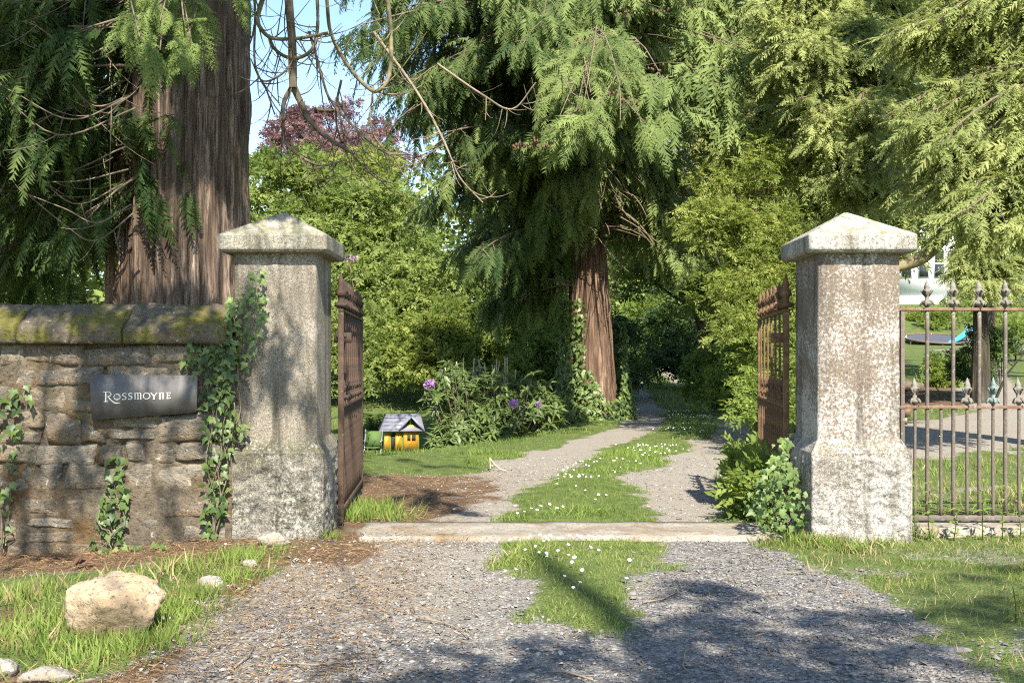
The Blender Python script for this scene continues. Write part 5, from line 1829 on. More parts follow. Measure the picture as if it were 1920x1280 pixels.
def roof_plate(poly, th=0.035):
    p = np.array(poly, float)
    n = len(p)
    nn = norm(np.cross(p[1] - p[0], p[2] - p[0]))
    if nn[2] < 0:
        nn = -nn
    q = p + nn * th
    k = np.arange(n)
    return np.concatenate([p, q]), [k[None, ::-1], (k + n)[None, :], np.stack([k, (k + 1) % n, (k + 1) % n + n, k + n], -1)]


b = MB()
b.add(*roof_plate([(-0.54, -0.42, 0.52), (0.54, -0.42, 0.52), (0.46, 0.0, 0.90), (-0.34, 0.0, 0.90)]))
b.add(*roof_plate([(0.54, 0.42, 0.52), (-0.54, 0.42, 0.52), (-0.34, 0.002, 0.90), (0.46, 0.002, 0.90)]))
b.add(*roof_plate([(-0.06, -0.45, 0.535), (0.22, -0.45, 0.855), (0.22, -0.02, 0.865), (-0.06, -0.1, 0.545)], 0.04))
b.add(*roof_plate([(0.222, -0.45, 0.855), (0.50, -0.45, 0.535), (0.50, -0.1, 0.545), (0.222, -0.02, 0.865)], 0.04))
rf = b.obj('roof', M['toy_roof'], toy)
for k in range(4):
    x0, x1, zz = -0.52 + 0.045 * k, -0.02 + 0.05 * k, 0.57 + 0.085 * k
    yy = -0.42 + (zz - 0.52) / 0.38 * 0.42
    MB().box((x0, yy - 0.052, zz + 0.012), (x1 - 0.02, yy - 0.034, zz + 0.030)).obj('shingle', M['toy_roof'], rf)


def arch(cx, w, z0, z1, y, d=0.02, n=10):
    a = np.linspace(math.pi, 0, n)
    zc = z1 - w / 2
    p = [(cx - w / 2, z0)] + [(cx + math.cos(t) * w / 2, zc + math.sin(t) * w / 2) for t in a] + [(cx + w / 2, z0)]
    p = np.array(p)
    k = len(p)
    V = np.concatenate([np.column_stack([p[:, 0], np.full(k, y), p[:, 1]]), np.column_stack([p[:, 0], np.full(k, y + d), p[:, 1]])])
    i = np.arange(k)
    return V, [i[None, ::-1], (i + k)[None, :], np.stack([i, (i + 1) % k, (i + 1) % k + k, i + k], -1)]


dr = MB().add(*arch(0.22, 0.36, 0.02, 0.68, -0.345, 0.042)).obj('door', M['toy_orange'], toy)
for (x0, x1, z0_, z1_) in [(0.13, 0.21, 0.30, 0.44), (0.235, 0.33, 0.30, 0.44), (0.13, 0.20, 0.03, 0.15), (0.25, 0.31, 0.03, 0.12)]:
    MB().box((x0, -0.349, z0_), (x1, -0.3455, z1_)).obj('dark_panel', M['shade_fill'], dr)  # dark plates on the door, painted as shaded cutouts
MB().add(*arch(-0.19, 0.12, 0.06, 0.50, -0.309, 0.008)).obj('window', M['shade_fill'], toy)  # dark plate in place of a shaded window hole
for cx in (-0.34, -0.075):
    MB().add(*arch(cx, 0.15, 0.04, 0.50, -0.325, 0.024)).obj('shutter', M['toy_orange'], toy)
cp = P(700, 850, 22.3)
cz = h1(cp[0], cp[1])
ch = thing('garden_chair', 'small green folding chair at the left of the play house', 'chair', (cp[0], cp[1], cz))
b = MB().add(*roof_plate([(-0.16, -0.02, 0.30), (0.16, -0.02, 0.30), (0.17, 0.10, 0.62), (-0.17, 0.10, 0.62)], 0.012))
b.obj('backrest', M['chair'], ch)
b = MB().box((-0.17, -0.30, 0.27), (0.17, -0.02, 0.285))
b.obj('seat', M['chair'], ch)
for sx in (-1, 1):
    MB().tube(np.array([(0.19 * sx, -0.28, 0.0), (0.185 * sx, -0.05, 0.3), (0.19 * sx, 0.11, 0.66)]), 0.012, 6).obj('frame_tube', M['metal'], ch)
    MB().tube(np.array([(0.20 * sx, 0.10, 0.0), (0.20 * sx, -0.12, 0.3), (0.20 * sx, -0.30, 0.40)]), 0.012, 6).obj('leg', M['metal'], ch)
    MB().tube(np.array([(0.205 * sx, 0.06, 0.42), (0.205 * sx, -0.34, 0.42)]), 0.014, 6).obj('armrest', M['metal'], ch)
# cane wigwam behind the rhododendron
r = np.random.default_rng(33)
cn = thing('cane_row', 'row of pale garden canes standing behind the rhododendron', 'canes', (X(920, 21.6), 21.6, h1(X(920, 21.6), 21.6)))
cme = bar_mesh('cane', M['cane'], 0.0, 1.0, 0.014, 5)
for k in range(22):
    px = 856 + 4.8 * k + r.normal(0, 2)
    p = P(px, 700, 21.6) - np.array(cn.location)
    hh_ = (P(0, 672 + r.uniform(-8, 25), 21.6)[2] - cn.location[2])
    obj('cane', cme, cn, loc=(p[0], r.normal(0, 0.15), -0.05), rot=(r.normal(0, 0.05), r.normal(0, 0.09), 0), scale=(1, 1, hh_))

# rhododendron: leaves as whorls; the nearest leaves are objects of their own
r = np.random.default_rng(44)
RY = 18.6
rc = np.array([X(905, RY), RY, h1(X(905, RY), RY)])
rh = thing('rhododendron', 'sprawling rhododendron with three mauve flower heads beside the play house', 'shrub', rc)
poly = [(808, 800), (820, 700), (870, 690), (950, 700), (1040, 720), (1055, 790), (1010, 830), (900, 840), (812, 842)]
whorls = []
q = poly_pts(poly, 430, r)
for x, y in q:
    whorls.append(P(x, y, RY - 1.0 + 2.4 * (840 - y) / 150 * 0.8 + r.uniform(0, 0.7)))
for px, py in ((805, 735), (818, 742), (800, 748), (830, 700), (850, 690), (870, 700), (965, 765), (1010, 765), (985, 740), (840, 680), (1000, 700)):
    whorls.append(P(px, py, RY - 0.6))
whorls = np.array(whorls)
pos, dd, nn, sc = [], [], [], []
stems = MB()
for w in whorls:
    ax = norm(np.array([r.normal(0, 0.5), -0.35 + r.normal(0, 0.4), 0.9]))
    k = r.integers(6, 10)
    a0 = r.uniform(0, 6.28)
    u = norm(np.cross(ax, [0.3, 0.9, 0.1]))
    v = np.cross(ax, u)
    for i in range(k):
        a = a0 + i * 6.28 / k + r.normal(0, 0.2)
        o_ = u * math.cos(a) + v * math.sin(a)
        pos.append(w + o_ * 0.01)
        dd.append(o_ + ax * r.uniform(-0.35, 0.5))
        nn.append(ax)
        sc.append(r.uniform(0.13, 0.24))
    st = np.array([rc[0] + (w[0] - rc[0]) * 0.75, w[1] + 0.35, rc[2] + max(0.05, (w[2] - rc[2]) * 0.35)])
    stems.tube(bez(st, (st + w) / 2 + np.array([0, 0.05, 0.0]), w, 5), np.linspace(0.014, 0.006, 5), 4, False)
pos, dd, nn, sc = map(np.array, (pos, dd, nn, sc))
place(stems.obj('stems', M['branch'], rh, True), rh)['kind'] = 'stuff'
front = np.argsort(pos[:, 1])[:280]
lm = []
for T, F in LANCE:
    for tv in (0.25, 0.6, 0.9):
        lm.append(make_mesh('leaf', T, F, M['rhodo'], {'tint': np.full(len(T), tv)}))
XX, YY, ZZ = basis(dd, nn)


def leaf_object(parent, me, p, i, s):
    o = bpy.data.objects.new('leaf', me)
    COL.objects.link(o)
    o.parent = parent
    o.matrix_local = Matrix(((XX[i, 0] * s, YY[i, 0] * s, ZZ[i, 0] * s, p[0]), (XX[i, 1] * s, YY[i, 1] * s, ZZ[i, 1] * s, p[1]), (XX[i, 2] * s, YY[i, 2] * s, ZZ[i, 2] * s, p[2]), (0, 0, 0, 1)))
    return o


for i in front:
    leaf_object(rh, lm[r.integers(0, len(lm))], pos[i] - rc, i, sc[i])
rest = np.setdiff1d(np.arange(len(pos)), front)
lf = Leafage()
lf.put(LANCE, pos[rest], dd[rest], nn[rest], sc[rest], r.uniform(0.1, 0.9, len(rest)))
place(lf.obj('leaves', M['rhodo'], rh), rh)['kind'] = 'stuff'
PET = leaf_tmpl(1.0, 0.7, 0.1, 0.25)
for (px, py, s_, lab) in [(805, 721, 1.0, None), (963, 757, 0.95, None), (1010, 758, 0.6, 'smaller paler flower head')]:
    c = P(px, py, RY - 1.0)
    lf = Leafage()
    n = 70
    dr_ = norm(r.normal(0, 1, (n, 3)))
    dr_[:, 2] = dr_[:, 2] * 0.8 + 0.2
    lf.put([PET], c + dr_ * 0.045 * s_, dr_ + r.normal(0, 0.3, (n, 3)), r.normal(0, 1, (n, 3)), 0.07 * s_ * r.uniform(0.8, 1.2, n), r.uniform(0, 1, n))
    o = place(lf.obj('flower_head', M['petal'], rh), rh)
    if lab:
        o['label'] = lab
# purple sprig by the left pillar cap (buddleia-like)
c = P(655, 485, 20.0)
lf = Leafage()
n = 50
lf.put([PET], c + r.normal(0, 1, (n, 3)) * np.array([0.12, 0.08, 0.05]), r.normal(0, 1, (n, 3)), r.normal(0, 1, (n, 3)), 0.06, r.uniform(0, 1, n))
b = MB()
base_l = np.array([c[0], c[1], h1(c[0], c[1])])
b.tube(bez(base_l, (base_l + c) / 2 + np.array([0.3, 0.3, 0]), c, 8), np.linspace(0.03, 0.008, 8), 5)
lilac = thing('lilac_bush', 'lilac shoot with a mauve flower peeping past the left pillar cap', 'bush', base_l)
place(b.obj('stem', M['branch'], lilac, True), lilac)
place(lf.obj('flower_head', M['petal'], lilac), lilac)
lf = Leafage()
pl_ = bez(base_l, (base_l + c) / 2 + np.array([0.3, 0.3, 0]), c, 40)[14:]
q = np.repeat(pl_, 8, 0)
lf.put(SPRIG, q + r.normal(0, 0.2, q.shape), r.normal(0, 1, q.shape), r.normal(0, 0.4, q.shape) + np.array([0, -0.3, 0.8]), 0.28, r.uniform(0.2, 0.9, len(q)))
place(lf.obj('foliage', M['leaf_green'], lilac), lilac)

# ------------------------------------------------------------------ ivy


def ivy_leaf(tv, mat, seed):
    r = np.random.default_rng(seed)
    ang = np.radians([180, 140, 118, 78, 52, 26, 0, -26, -52, -78, -118, -140])
    rad = np.array([0.10, 0.42, 0.36, 0.60, 0.42, 0.55, 1.0, 0.55, 0.42, 0.60, 0.36, 0.42]) * r.uniform(0.88, 1.12, 12)
    V = [(0.0, 0, 0.05)] + [(math.cos(a) * q, math.sin(a) * q, -0.10 * q * q - 0.05 * abs(math.sin(a)) * q) for a, q in zip(ang, rad)]
    V = np.array(V)
    V[:, 0] += 0.15
    n = 12
    F = np.array([[0, 1 + i, 1 + (i + 1) % n] for i in range(n)])
    return V, F, make_mesh('leaf', V, F, mat, {'tint': np.clip(tv + 0.15 * (V[:, 0] - 0.5), 0, 1)})


IVY = {k: [ivy_leaf(tv, M[k], i)[2] for i, tv in enumerate((0.1, 0.3, 0.5, 0.7, 0.95))] for k in ('ivy', 'ivy_b')}


def ivy_plant(label, base, parts, seed, mat='ivy', size=(0.035, 0.07), stems_=4, group=None):
    """parts: (pixel polygon, count, Y surface, bulge). Each leaf is an object."""
    global XX, YY, ZZ
    r = np.random.default_rng(seed)
    base = np.asarray(base, float)
    t = thing('ivy', label, 'ivy', base, group)
    pos, nn, dd = [], [], []
    for poly, cnt, Ys, bulge in parts:
        q = poly_pts(poly, cnt, r)
        for x, y in q:
            Yq = Ys - r.uniform(0.005, 1.0) ** 1.5 * bulge
            pos.append(P(x, y, Yq))
            nn.append(np.array([r.normal(0, 0.42), -0.85, 0.35 + r.normal(0, 0.38)]))
            dd.append(np.array([r.normal(0, 0.7), -0.25, -0.8 + r.normal(0, 0.4)]))
    pos, nn, dd = np.array(pos), np.array(nn), np.array(dd)
    XX, YY, ZZ = basis(dd, nn)
    ms = IVY[mat]
    for i in range(len(pos)):
        leaf_object(t, ms[r.integers(0, len(ms))], pos[i] - base, i, r.uniform(*size))
    for s_ in range(stems_):
        part = parts[s_ % len(parts)]
        top = P(*poly_pts(part[0], 1, r)[0], part[2] - 0.012)
        k = 9
        pts = np.array([base + (top - base) * u + np.array([0.06 * math.sin(u * 9 + s_ * 2), 0, 0.02 * math.sin(u * 17)]) * (u * (1 - u) * 3) for u in np.linspace(0, 1, k)])
        pts[:, 1] = np.linspace(base[1], part[2] - 0.015, k)
        MB().tube(pts, np.linspace(0.006, 0.003, k), 5).obj('stem', M['branch'], t, True, loc=-base)
    return t


ivy_plant('dense dark ivy climbing the wall corner beside the left pillar', P(400, 1015, 7.03),
          [([(345, 640), (440, 600), (440, 780), (425, 900), (415, 1005), (372, 1005), (385, 860), (380, 775), (376, 705), (340, 690)], 295, 7.09, 0.08), ([(395, 640), (440, 610), (440, 760), (392, 760)], 60, 7.08, 0.05)], 801, 'ivy', (0.028, 0.058), 5)
ivy_plant('bright ivy trail creeping up the face of the left pillar', P(432, 840, 7.10),
          [([(428, 560), (480, 500), (505, 510), (500, 590), (480, 650), (465, 700), (430, 690), (418, 620)], 140, 7.12, 0.05), ([(425, 780), (470, 790), (472, 812), (425, 830)], 20, 7.12, 0.04)], 802, 'ivy_b', (0.026, 0.054), 4)
ivy_plant('narrow ivy strand on the middle of the stone wall', P(205, 1040, 7.0),
          [([(200, 850), (238, 860), (240, 950), (225, 1030), (170, 1040), (185, 960)], 85, 7.09, 0.05)], 803, 'ivy', (0.034, 0.062), 3)
ivy_plant('ivy hanging on the wall at the left picture edge', P(5, 1040, 7.0),
          [([(-60, 720), (50, 715), (62, 760), (30, 840), (15, 1010), (-60, 1020)], 105, 7.09, 0.06)], 804, 'ivy', (0.036, 0.066), 4)
ivy_plant('young ivy seedlings at the wall foot by the needle litter', P(235, 1052, 6.9),
          [([(170, 1030), (260, 1020), (330, 1010), (330, 1030), (240, 1050), (190, 1060)], 34, 6.95, 0.15)], 805, 'ivy_b', (0.03, 0.055), 2)
ivy_plant('pale ivy bush growing against the foot of the right pillar', P(1480, 1000, 7.4),
          [([(1430, 990), (1395, 940), (1425, 890), (1452, 850), (1480, 810), (1478, 860), (1505, 900), (1522, 990)], 270, 7.45, 0.5), ([(1450, 820), (1470, 820), (1470, 880), (1450, 880)], 14, 7.6, 0.1)], 806, 'ivy_b', (0.026, 0.056), 5)
# ivy skirt round the middle cedar: small leaves, one mass each
r = np.random.default_rng(55)
iv = thing('tree_ivy', 'ivy skirt wrapping the foot of the middle cedar trunk', 'ivy', mbp)
lf = Leafage()
n = 2600
a = r.uniform(-math.pi, 0.4, n)
zz = r.uniform(0, 1, n) ** 1.7 * 2.6
left = a < -1.9
keep = (zz < 1.3 + 0.9 * np.sin(a * 2.3 + 1)) | (left & (zz < 2.6))
a, zz = a[keep], zz[keep]
rad = 0.50 * (1 + 0.30 * np.exp(-zz / 1.1)) + 0.10 + 0.10 * np.exp(-zz / 0.5) + r.uniform(0, 0.14, len(a))
o_ = np.stack([np.cos(a), np.sin(a), np.zeros(len(a))], 1)
IT = [ivy_leaf(0.5, M['ivy'], 9)[:2]]
lf.put(IT, mbp + o_ * rad[:, None] + np.stack([zz * 0, zz * 0, zz], 1), o_ * 0.3 + np.array([0, 0, -0.8]) + r.normal(0, 0.4, o_.shape), o_ + np.array([0, 0, 0.4]) + r.normal(0, 0.3, o_.shape), r.uniform(0.06, 0.11, len(a)), r.uniform(0.1, 1.0, len(a)))
place(lf.obj('foliage', M['ivy_b'], iv), iv)

# ground cover right of the drive, tufts etc.
r = np.random.default_rng(66)
lf = Leafage()
q = poly_pts([(1360, 900), (1410, 860), (1440, 850), (1530, 900), (1530, 990), (1420, 985), (1370, 950)], 2000, r)
pos = []
for x, y in q:
    Yd = min(11.5, EYE * FOC / max(60, (y - HOR)))
    Yd = r.uniform(7.9, 10.5)
    xx = (x - 960) / FOC * Yd
    if xx < R1(Yd) - 0.30 or abs(xx - 2.2) < 0.0:
        continue
    pos.append([xx, Yd, h1(xx, Yd) + r.uniform(0.02, 0.42) * min(1, (xx - R1(Yd) + 0.35) / 0.5)])
pos = np.array(pos)
d = r.normal(0, 0.6, pos.shape) + np.array([0, -0.3, 0.1])
lf.put(SPRIG, pos, d, r.normal(0, 0.3, pos.shape) + np.array([0, -0.4, 0.9]), r.uniform(0.12, 0.24, len(pos)), r.uniform(0.2, 1.0, len(pos)))
o = lf.obj('undergrowth', M['leaf_bright'])
tag(o, 'leafy weeds along the right edge of the drive below the gate', None, None, 'stuff')

# ------------------------------------------------------------------ grass, needles, gravel, daisies
r = np.random.default_rng(77)


def blade(seed):
    rr = np.random.default_rng(seed)
    c = rr.uniform(0.25, 0.7)
    w = 0.045
    V = np.array([(0, -w, 0), (0, w, 0), (0.45, w * 0.8, 0.12 * c), (0.45, -w * 0.8, 0.12 * c), (1.0, 0, c * 0.75)])
    V = np.stack([V[:, 0], V[:, 1], -V[:, 2]], 1)
    return V, np.array([(0, 1, 2), (0, 2, 3), (3, 2, 4)])


BL = [blade(s) for s in range(5)]
BL1 = [(np.array([(0, -0.06, 0), (0, 0.06, 0), (1.0, 0, -0.35 + 0.1 * k)]), np.array([(0, 1, 2)])) for k in range(4)]


def scatter(n, x0, x1, y0, y1):
    return np.column_stack([r.uniform(x0, x1, n), r.uniform(y0, y1, n)])


def grass(n, box, hgt, wd=1.0, clumpy=0.6, tint=(0.2, 0.9)):
    q = scatter(n, *box)
    g_, s_, p_ = masks(q[:, 0], q[:, 1])
    dens = np.clip(g_ * (1 - clumpy + clumpy * sstep(-0.25, 0.25, fbm2(q[:, 0], q[:, 1], 2.2, 3, 71))), 0, 1)
    dens = np.maximum(dens, 0.012 + 0.10 * sstep(0.02, 0.3, g_))
    keep = r.uniform(0, 1, n) < dens * (0.25 + 0.75 * sstep(0.1, 0.7, dens))
    slabz = (q[:, 1] > 7.1) & (q[:, 1] < 7.82) & (q[:, 0] > -1.1) & (q[:, 0] < 1.95)
    pilz = (np.abs(q[:, 1] - 7.5) < 0.38) & ((np.abs(q[:, 0] + 1.71) < 0.38) | (np.abs(q[:, 0] - 2.51) < 0.38) | (q[:, 0] < -2.0))
    slab2 = (q[:, 1] > 7.36) & (q[:, 1] < 7.95) & (q[:, 0] > 2.95)
    keep &= ~(slabz | pilz | slab2)
    q = q[keep]
    n = len(q)
    z = hz(q[:, 0], q[:, 1])
    pos = np.column_stack([q, z - 0.004])
    d = np.column_stack([r.normal(0, 0.42, n), r.normal(0, 0.42, n), np.ones(n)])
    nr = np.column_stack([r.normal(0, 1, n), r.normal(0, 1, n), np.full(n, 0.05)])
    patch = fbm2(q[:, 0], q[:, 1], 1.1, 3, 72)
    tallp = 0.75 + 0.9 * sstep(0.0, 0.5, fbm2(q[:, 0], q[:, 1], 1.7, 3, 73))
    return pos, d, nr, hgt * tallp * r.uniform(0.5, 1.3, n), np.clip(r.uniform(*tint, n) + 0.5 * patch, 0, 1)


lf = Leafage()
lf.put(BL, *grass(26000, (-0.4, 1.5, 4.6, 7.1), 0.040, clumpy=0.5, tint=(0.35, 1.0)), 0.3)
lf.put(BL, *grass(44000, (-3.6, -1.0, 3.6, 7.1), 0.045, clumpy=0.95, tint=(0.2, 1.0)), 0.3)
lf.put(BL, *grass(40000, (1.6, 4.2, 3.6, 7.4), 0.050, clumpy=0.9, tint=(0.05, 0.95)), 0.3)
lf.put(BL, *grass(36000, (-0.6, 3.0, 7.8, 14), 0.055, clumpy=0.3, tint=(0.4, 1.0)), 0.3)
lf.put(BL1, *grass(42000, (-4.5, 5.5, 11, 24), 0.06, clumpy=0.3, tint=(0.3, 1.0)), 0.3)
lf.put(BL1, *grass(26000, (2.9, 11, 7.9, 22), 0.085, clumpy=0.5, tint=(0.4, 1.0)), 0.3)
lf.put(BL1, *grass(20000, (-8, 14, 22, 60), 0.20, clumpy=0.3, tint=(0.4, 1.0)), 0.3)
# tufts: at the left gate foot, by the pillar, on the verge
TU = []
for px, py, nb_, hh_, spread in [(700, 960, 420, 0.20, 0.16), (735, 972, 260, 0.14, 0.14), (665, 975, 200, 0.20, 0.08), (455, 1050, 420, 0.15, 0.13), (430, 1085, 360, 0.14, 0.12), (350, 1060, 300, 0.12, 0.14),
                                 (1500, 1015, 420, 0.13, 0.16), (1545, 1018, 240, 0.10, 0.14), (150, 1230, 420, 0.14, 0.18), (60, 1180, 420, 0.16, 0.2), (330, 1160, 380, 0.14, 0.14), (310, 1210, 260, 0.11, 0.12), (380, 1120, 300, 0.12, 0.12),
                                 (1725, 1000, 200, 0.16, 0.10), (1140, 1185, 260, 0.06, 0.09), (120, 1120, 300, 0.13, 0.2), (20, 1100, 300, 0.15, 0.2), (260, 1215, 240, 0.12, 0.1), (620, 1012, 90, 0.12, 0.06), (520, 1032, 120, 0.09, 0.1)]:
    c = onG(px, py)
    q = c[:2] + r.normal(0, spread, (nb_, 2)) * np.array([1, 0.8])
    pos = np.column_stack([q, hz(q[:, 0], q[:, 1])])
    out_ = (q - c[:2]) / spread
    d = np.column_stack([out_ * 0.35 + r.normal(0, 0.3, (nb_, 2)), np.ones(nb_)])
    lf.put(BL, pos, d, np.column_stack([out_ + r.normal(0, 0.5, (nb_, 2)), np.zeros(nb_)]), hh_ * 0.62 * r.uniform(0.5, 1.2, nb_), r.uniform(0.25, 1.0, nb_), 0.3)
o = lf.obj('grass', M['grass'])
tag(o, 'short grass on the drive strip, verges and lawn', None, None, 'stuff')
# dry blades in the worn grass
lf = Leafage()
lf.put(BL, *grass(9000, (1.6, 4.2, 3.6, 7.4), 0.06, clumpy=0.6), 0.2)
lf.put(BL, *grass(7000, (2.9, 7, 7.9, 13), 0.07, clumpy=0.6), 0.2)
lf.put(BL, *grass(5000, (-3.6, -1.3, 3.6, 7.1), 0.07, clumpy=0.6), 0.2)
lf.put(BL, *grass(3000, (-0.4, 1.5, 4.6, 7.1), 0.045, clumpy=0.5), 0.2)
tag(lf.obj('dry_grass', M['drygrass']), 'dry straw blades among the verge grass', None, None, 'stuff')

# needle litter
q = np.concatenate([scatter(30000, -3.8, -0.2, 3.8, 7.3), scatter(15000, -2.2, 0.6, 7.7, 12), scatter(5000, -1.4, 2.6, 3.9, 7.0)])
w = np.concatenate([np.clip(0.12 + 1.1 * sstep(0.7, -0.4, np.abs(q[:30000, 0] + 1.35) - 0.4 + 0.5 * fbm2(q[:30000, 0], q[:30000, 1], 1.3, 3, 81)) + masks(q[:30000, 0], q[:30000, 1])[1], 0, 1),
                    np.clip(masks(q[30000:45000, 0], q[30000:45000, 1])[1] + 0.12, 0, 1), np.full(5000, 0.35)])
w *= 1 - 0.75 * masks(q[:, 0], q[:, 1])[0]
keep = (r.uniform(0, 1, len(q)) < w) & ~((np.abs(q[:, 1] - 7.5) < 0.38) & (np.abs(q[:, 0] + 1.71) < 0.38)) & ~((q[:, 0] < -2.0) & (q[:, 1] > 7.08) & (q[:, 1] < 7.7))
q = q[keep]
n = len(q)
NE = (np.array([(0, -0.03, 0), (0.5, 0.04, 0.05), (0.5, -0.04, 0.05), (1, 0, 0)]), np.array([(0, 1, 2), (2, 1, 3)]))
ang = r.uniform(0, 6.28, n)
lf = Leafage()
onslab = (q[:, 1] > 7.12) & (q[:, 1] < 7.80) & (q[:, 0] > -1.1) & (q[:, 0] < 1.93)
lf.put([NE], np.column_stack([q, np.where(onslab, 0.055, hz(q[:, 0], q[:, 1]) + 0.012 + r.uniform(0, 0.01, n))]), np.column_stack([np.cos(ang), np.sin(ang), r.normal(0, 0.15, n)]), np.column_stack([r.normal(0, 0.3, n), r.normal(0, 0.3, n), np.ones(n)]), r.uniform(0.02, 0.075, n), r.uniform(0, 1, n))
tag(lf.obj('needle_litter', M['needles']), 'brown fallen cedar needles at the wall foot and behind the left gate', None, None, 'stuff')

# gravel stones
OC = []
for s_ in range(6):
    rr = np.random.default_rng(s_ + 900)
    v = np.array([(1, 0, 0), (-1, 0, 0), (0, 1, 0), (0, -1, 0), (0.15, 0.1, 1), (0, 0, -1), (.62, .62, .35), (-.62, -.58, .3)], float)
    v[:6] *= rr.uniform(0.75, 1.1, (6, 1))
    v *= np.array([1, 0.75, 0.5])
    f = np.array([(0, 6, 4), (6, 2, 4), (2, 1, 4), (1, 7, 4), (7, 3, 4), (3, 0, 4), (0, 2, 6), (1, 3, 7), (2, 0, 5)])
    OC.append((v, f))
m = NT('gravel stones')
t_ = m.attr('tint')
c = m.ramp(t_, (0.0, (0.06, 0.061, 0.065)), (0.4, (0.125, 0.118, 0.110)), (0.75, (0.215, 0.20, 0.178)), (0.93, (0.33, 0.31, 0.27)), (1.0, (0.48, 0.45, 0.40)))
M['gravel'] = m.fin(m.mix(m.ramp(m.noise(30, 3), (0.4, 0.0), (0.7, 0.4)), c, (0.2, 0.17, 0.13)), 0.85, 0, 0.25)
q = np.concatenate([scatter(25000, -2.0, 2.6, 3.7, 7.12), scatter(9000, -1.4, 3.2, 7.8, 13.0)])
g_, s_, p_ = masks(q[:, 0], q[:, 1])
keep = (r.uniform(0, 1, len(q)) < (1 - g_) * (1 - 0.75 * s_)) & ~((np.abs(q[:, 1] - 7.5) < 0.38) & ((np.abs(q[:, 0] + 1.71) < 0.38) | (np.abs(q[:, 0] - 2.51) < 0.38)))
q = q[keep]
n = len(q)
ang = r.uniform(0, 6.28, n)
lf = Leafage()
sz = np.clip(r.lognormal(math.log(0.0070), 0.45, n), 0.003, 0.026)
palef = sstep(0.9, -0.4, q[:, 0]) * (q[:, 1] < 7.2) * 0.18 + (q[:, 1] > 7.2) * 0.25  # stones tinted paler too where the gravel is painted as sunlit
lf.put(OC, np.column_stack([q, hz(q[:, 0], q[:, 1]) + sz * 0.15 + 0.002]), np.column_stack([np.cos(ang), np.sin(ang), r.normal(0, 0.2, n)]), np.column_stack([r.normal(0, 0.3, n), r.normal(0, 0.3, n), np.ones(n)]), sz, np.clip(r.beta(1.6, 2.2, n) + palef, 0, 1))
tag(lf.obj('gravel', M['gravel']), 'loose grey gravel stones on the forecourt and wheel tracks', None, None, 'stuff')

# daisies
def daisy_mesh(r):
    b = MB()
    hgt = 0.05
    b.tube(np.array([(0, 0, 0), (0.004, 0.002, hgt * .6), (0.006, -0.004, hgt)]), 0.0012, 4)
    n = 10
    for k in range(n):
        a = k / n * 6.283
        d = np.array([math.cos(a), math.sin(a), 0])
        s = np.array([-d[1], d[0], 0])
        c0 = np.array([0.006, -0.004, hgt])
        b.add(np.array([c0 + d * 0.003, c0 + d * 0.010 + s * 0.0035 + [0, 0, 0.002], c0 + d * 0.015 + [0, 0, 0.001], c0 + d * 0.010 - s * 0.0035 + [0, 0, 0.002]]), np.array([[0, 1, 2, 3]]))
    me = b.mesh('daisy', M['white_petal'])
    b2 = MB().lathe(np.array([(0.005, 0.0), (0.004, 0.003), (0.001, 0.004)]), 7, (0.006, -0.004, hgt + 0.0005))
    me2 = b2.mesh('centre', M['yolk'])
    return me, me2


dm, dc = daisy_mesh(r)
DZ = [(985, 997), (1000, 1005), (1012, 1000), (1015, 1015), (1004, 1022), (1021, 1012), (1066, 1001), (1078, 1004), (1084, 998), (1104, 1006), (984, 1028), (1010, 1040), (1025, 1052), (1018, 1044), (978, 1048), (1046, 1044), (1062, 1022), (1064, 1050), (1072, 1062), (1078, 1055), (1098, 1026), (1176, 1050), (1172, 1090), (1055, 1085), (1092, 1075), (1082, 1098), (1074, 1108), (1040, 1015), (1055, 1010), (1030, 1004), (960, 1012), (1120, 1030),
      (968, 965), (980, 960), (992, 955), (1010, 952), (1005, 962), (1025, 948), (1042, 957), (1053, 952), (1078, 918), (1098, 925), (1114, 942), (1120, 932), (1134, 932), (1040, 915), (1165, 880), (1180, 870), (1190, 868), (1200, 872), (1150, 886), (1215, 858), (1240, 840), (1255, 835), (1268, 846), (1230, 850), (1280, 838), (1290, 842), (1265, 800), (1285, 792), (1270, 776), (1250, 770)]
dlabs = ['white daisy on the grass strip between the wheel tracks']
for i, (px, py) in enumerate(DZ):
    c = onG(px, max(py + 14, 1020) if 990 < py < 1032 else py + 6)
    o = bpy.data.objects.new('daisy', dm)
    COL.objects.link(o)
    s_ = r.uniform(0.8, 1.25) * (0.85 if py > 900 else 0.7)
    o.location = c
    o.scale = (s_,) * 3
    o.rotation_euler = (0.45 + r.normal(0, 0.2), r.normal(0, 0.25), r.uniform(-0.5, 0.5))
    dl = 'white daisy in the dense patch touching the front of the slab' if 990 < py < 1032 else 'white daisy in the grass strip well in front of the slab' if py >= 1032 else 'white daisy in the grass strip just beyond the slab' if py > 905 else 'small distant daisy where the grass strip bends'
    tag(o, dl, 'daisy', 'daisies in the grass strip of the drive')
    if py > 900:
        k = bpy.data.objects.new('centre', dc)
        COL.objects.link(k)
        k.parent = o
n = 420
yy = r.uniform(10, 24, n)
xx = L1(yy) + (G1(yy) - L1(yy)) * r.uniform(0.05, 0.95, n)
kk = fbm2(xx, yy, 0.8, 2, 91) > 0.05
b = MB()
DT = np.array([(1, 0, 0), (0.5, 0.87, 0), (-0.5, 0.87, 0), (-1, 0, 0), (-0.5, -0.87, 0), (0.5, -0.87, 0)])
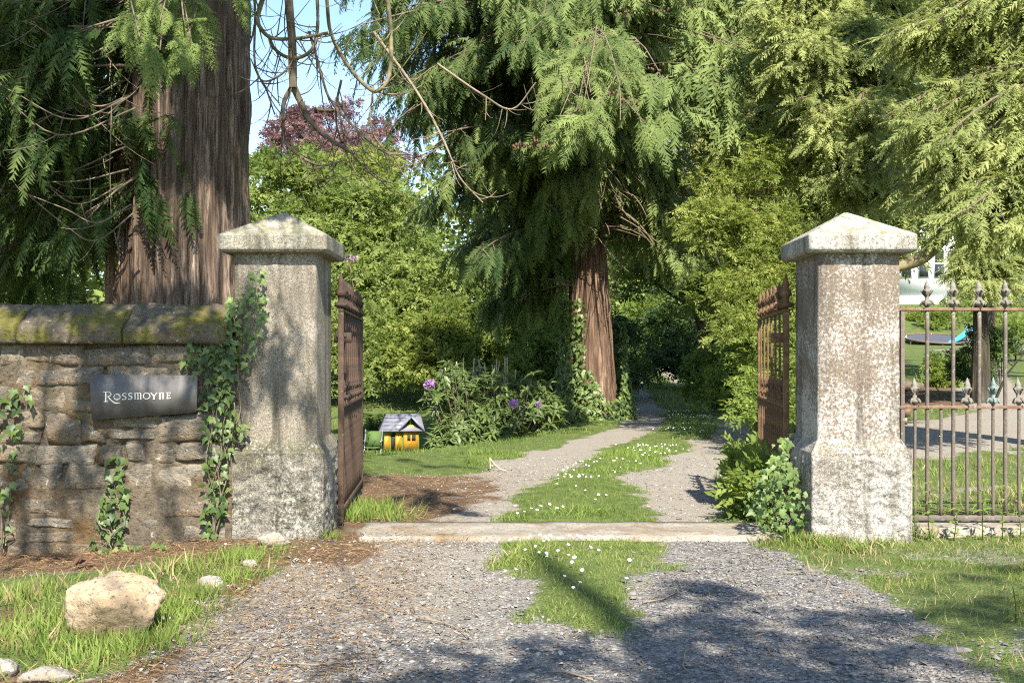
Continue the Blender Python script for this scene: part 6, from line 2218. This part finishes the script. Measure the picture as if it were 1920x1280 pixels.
for x, y in zip(xx[kk], yy[kk]):
    tl = norm(np.array([r.normal(0, .3), -0.6, 0.8]))
    u = norm(np.cross(tl, [1, 0.1, 0]))
    v = np.cross(tl, u)
    c = np.array([x, y, h1(x, y) + 0.07])
    b.add(c + (DT[:, :1] * u + DT[:, 1:2] * v) * 0.010, np.arange(6)[None, :])
tag(b.obj('daisies', M['white_petal']), 'scattered white daisies farther up the drive strip', None, None, 'stuff')

# weeds before the railing, plant at the right edge, dead leaf
WG = 'tall weeds growing before the railing'
for i, (px, py0, py1, lab) in enumerate([(1718, 1000, 890, 'branching weed right against the pale plinth'), (1788, 1000, 945, 'short weed under the third tall bar'), (1842, 1005, 905, 'slim upright weed in the middle of the railing'), (1880, 1005, 915, 'weed with seed head beside the slim one'), (1745, 1000, 905, 'wispy weed near the second tall bar'), (1912, 1010, 965, 'bushy weed at the right picture edge')]):
    Yw = 7.25
    c0 = P(px, py0, Yw)
    c0[2] = h1(c0[0], Yw)
    c1 = P(px + r.normal(0, 6), py1, Yw)
    t = thing('weed', lab, 'weed', c0, WG)
    st = bez(c0, (c0 + c1) / 2 + np.array([r.normal(0, 0.02), 0, 0]), c1, 7)
    MB().tube(st, np.linspace(0.004, 0.002, 7), 5).obj('stem', M['grass'], t, True, loc=-c0)
    lf = Leafage()
    for k in range(34):
        p = st[r.integers(0, 7)] + r.normal(0, 0.008, 3)
        a = r.uniform(0, 6.28)
        lf.put(LANCE, p[None], np.array([[math.cos(a), math.sin(a) - 0.2, r.uniform(-0.2, 0.7)]]), np.array([[0, -0.4, 1.0]]), r.uniform(0.03, 0.075), r.uniform(0.3, 0.9))
    place(lf.obj('foliage', M['leaf_green'], t), t)
c0 = onG(1905, 1165)
t = thing('dock_plant', 'broad-leaved young plant at the right edge of the gravel', 'weed', c0)
for k, (dx, dy, dz, s_) in enumerate([(0.0, -0.05, 0.06, 0.11), (-0.03, 0, 0.10, 0.08), (0.03, 0.02, 0.13, 0.07), (-0.02, 0.03, 0.16, 0.06)]):
    T, F = leaf_tmpl(1.0, 0.55, 0.08, 0.3)
    me = make_mesh('leaf', T, F, M['leaf_yellow'], {'tint': np.full(len(T), 0.5)})
    obj('leaf', me, t, loc=(dx, dy, dz), rot=(r.normal(0, .3), 0.3 + r.normal(0, 0.3), r.uniform(2.5, 6.5)), scale=s_)
MB().tube(np.array([(0, 0, 0), (0.0, 0, 0.08), (-0.01, 0.01, 0.17)]), 0.003, 5).obj('stem', M['grass'], t)
c0 = onG(135, 1052, 0.03)
lf = Leafage()
lf.put([leaf_tmpl(1, 0.5, 0.1, -0.3)], c0 + np.array([[0, 0, 0], [0.04, 0, 0.01], [0.0, 0, 0.0]]), np.array([[1, 0, 0.5], [1, 0.2, 0.25], [0.6, -0.3, 0.2]]), np.array([[0, -0.7, 0.7]] * 3), 0.12, 0.7)
tag(lf.obj('dead_leaf', M['cone']), 'curled orange dead leaf at the foot of the wall', 'leaf')
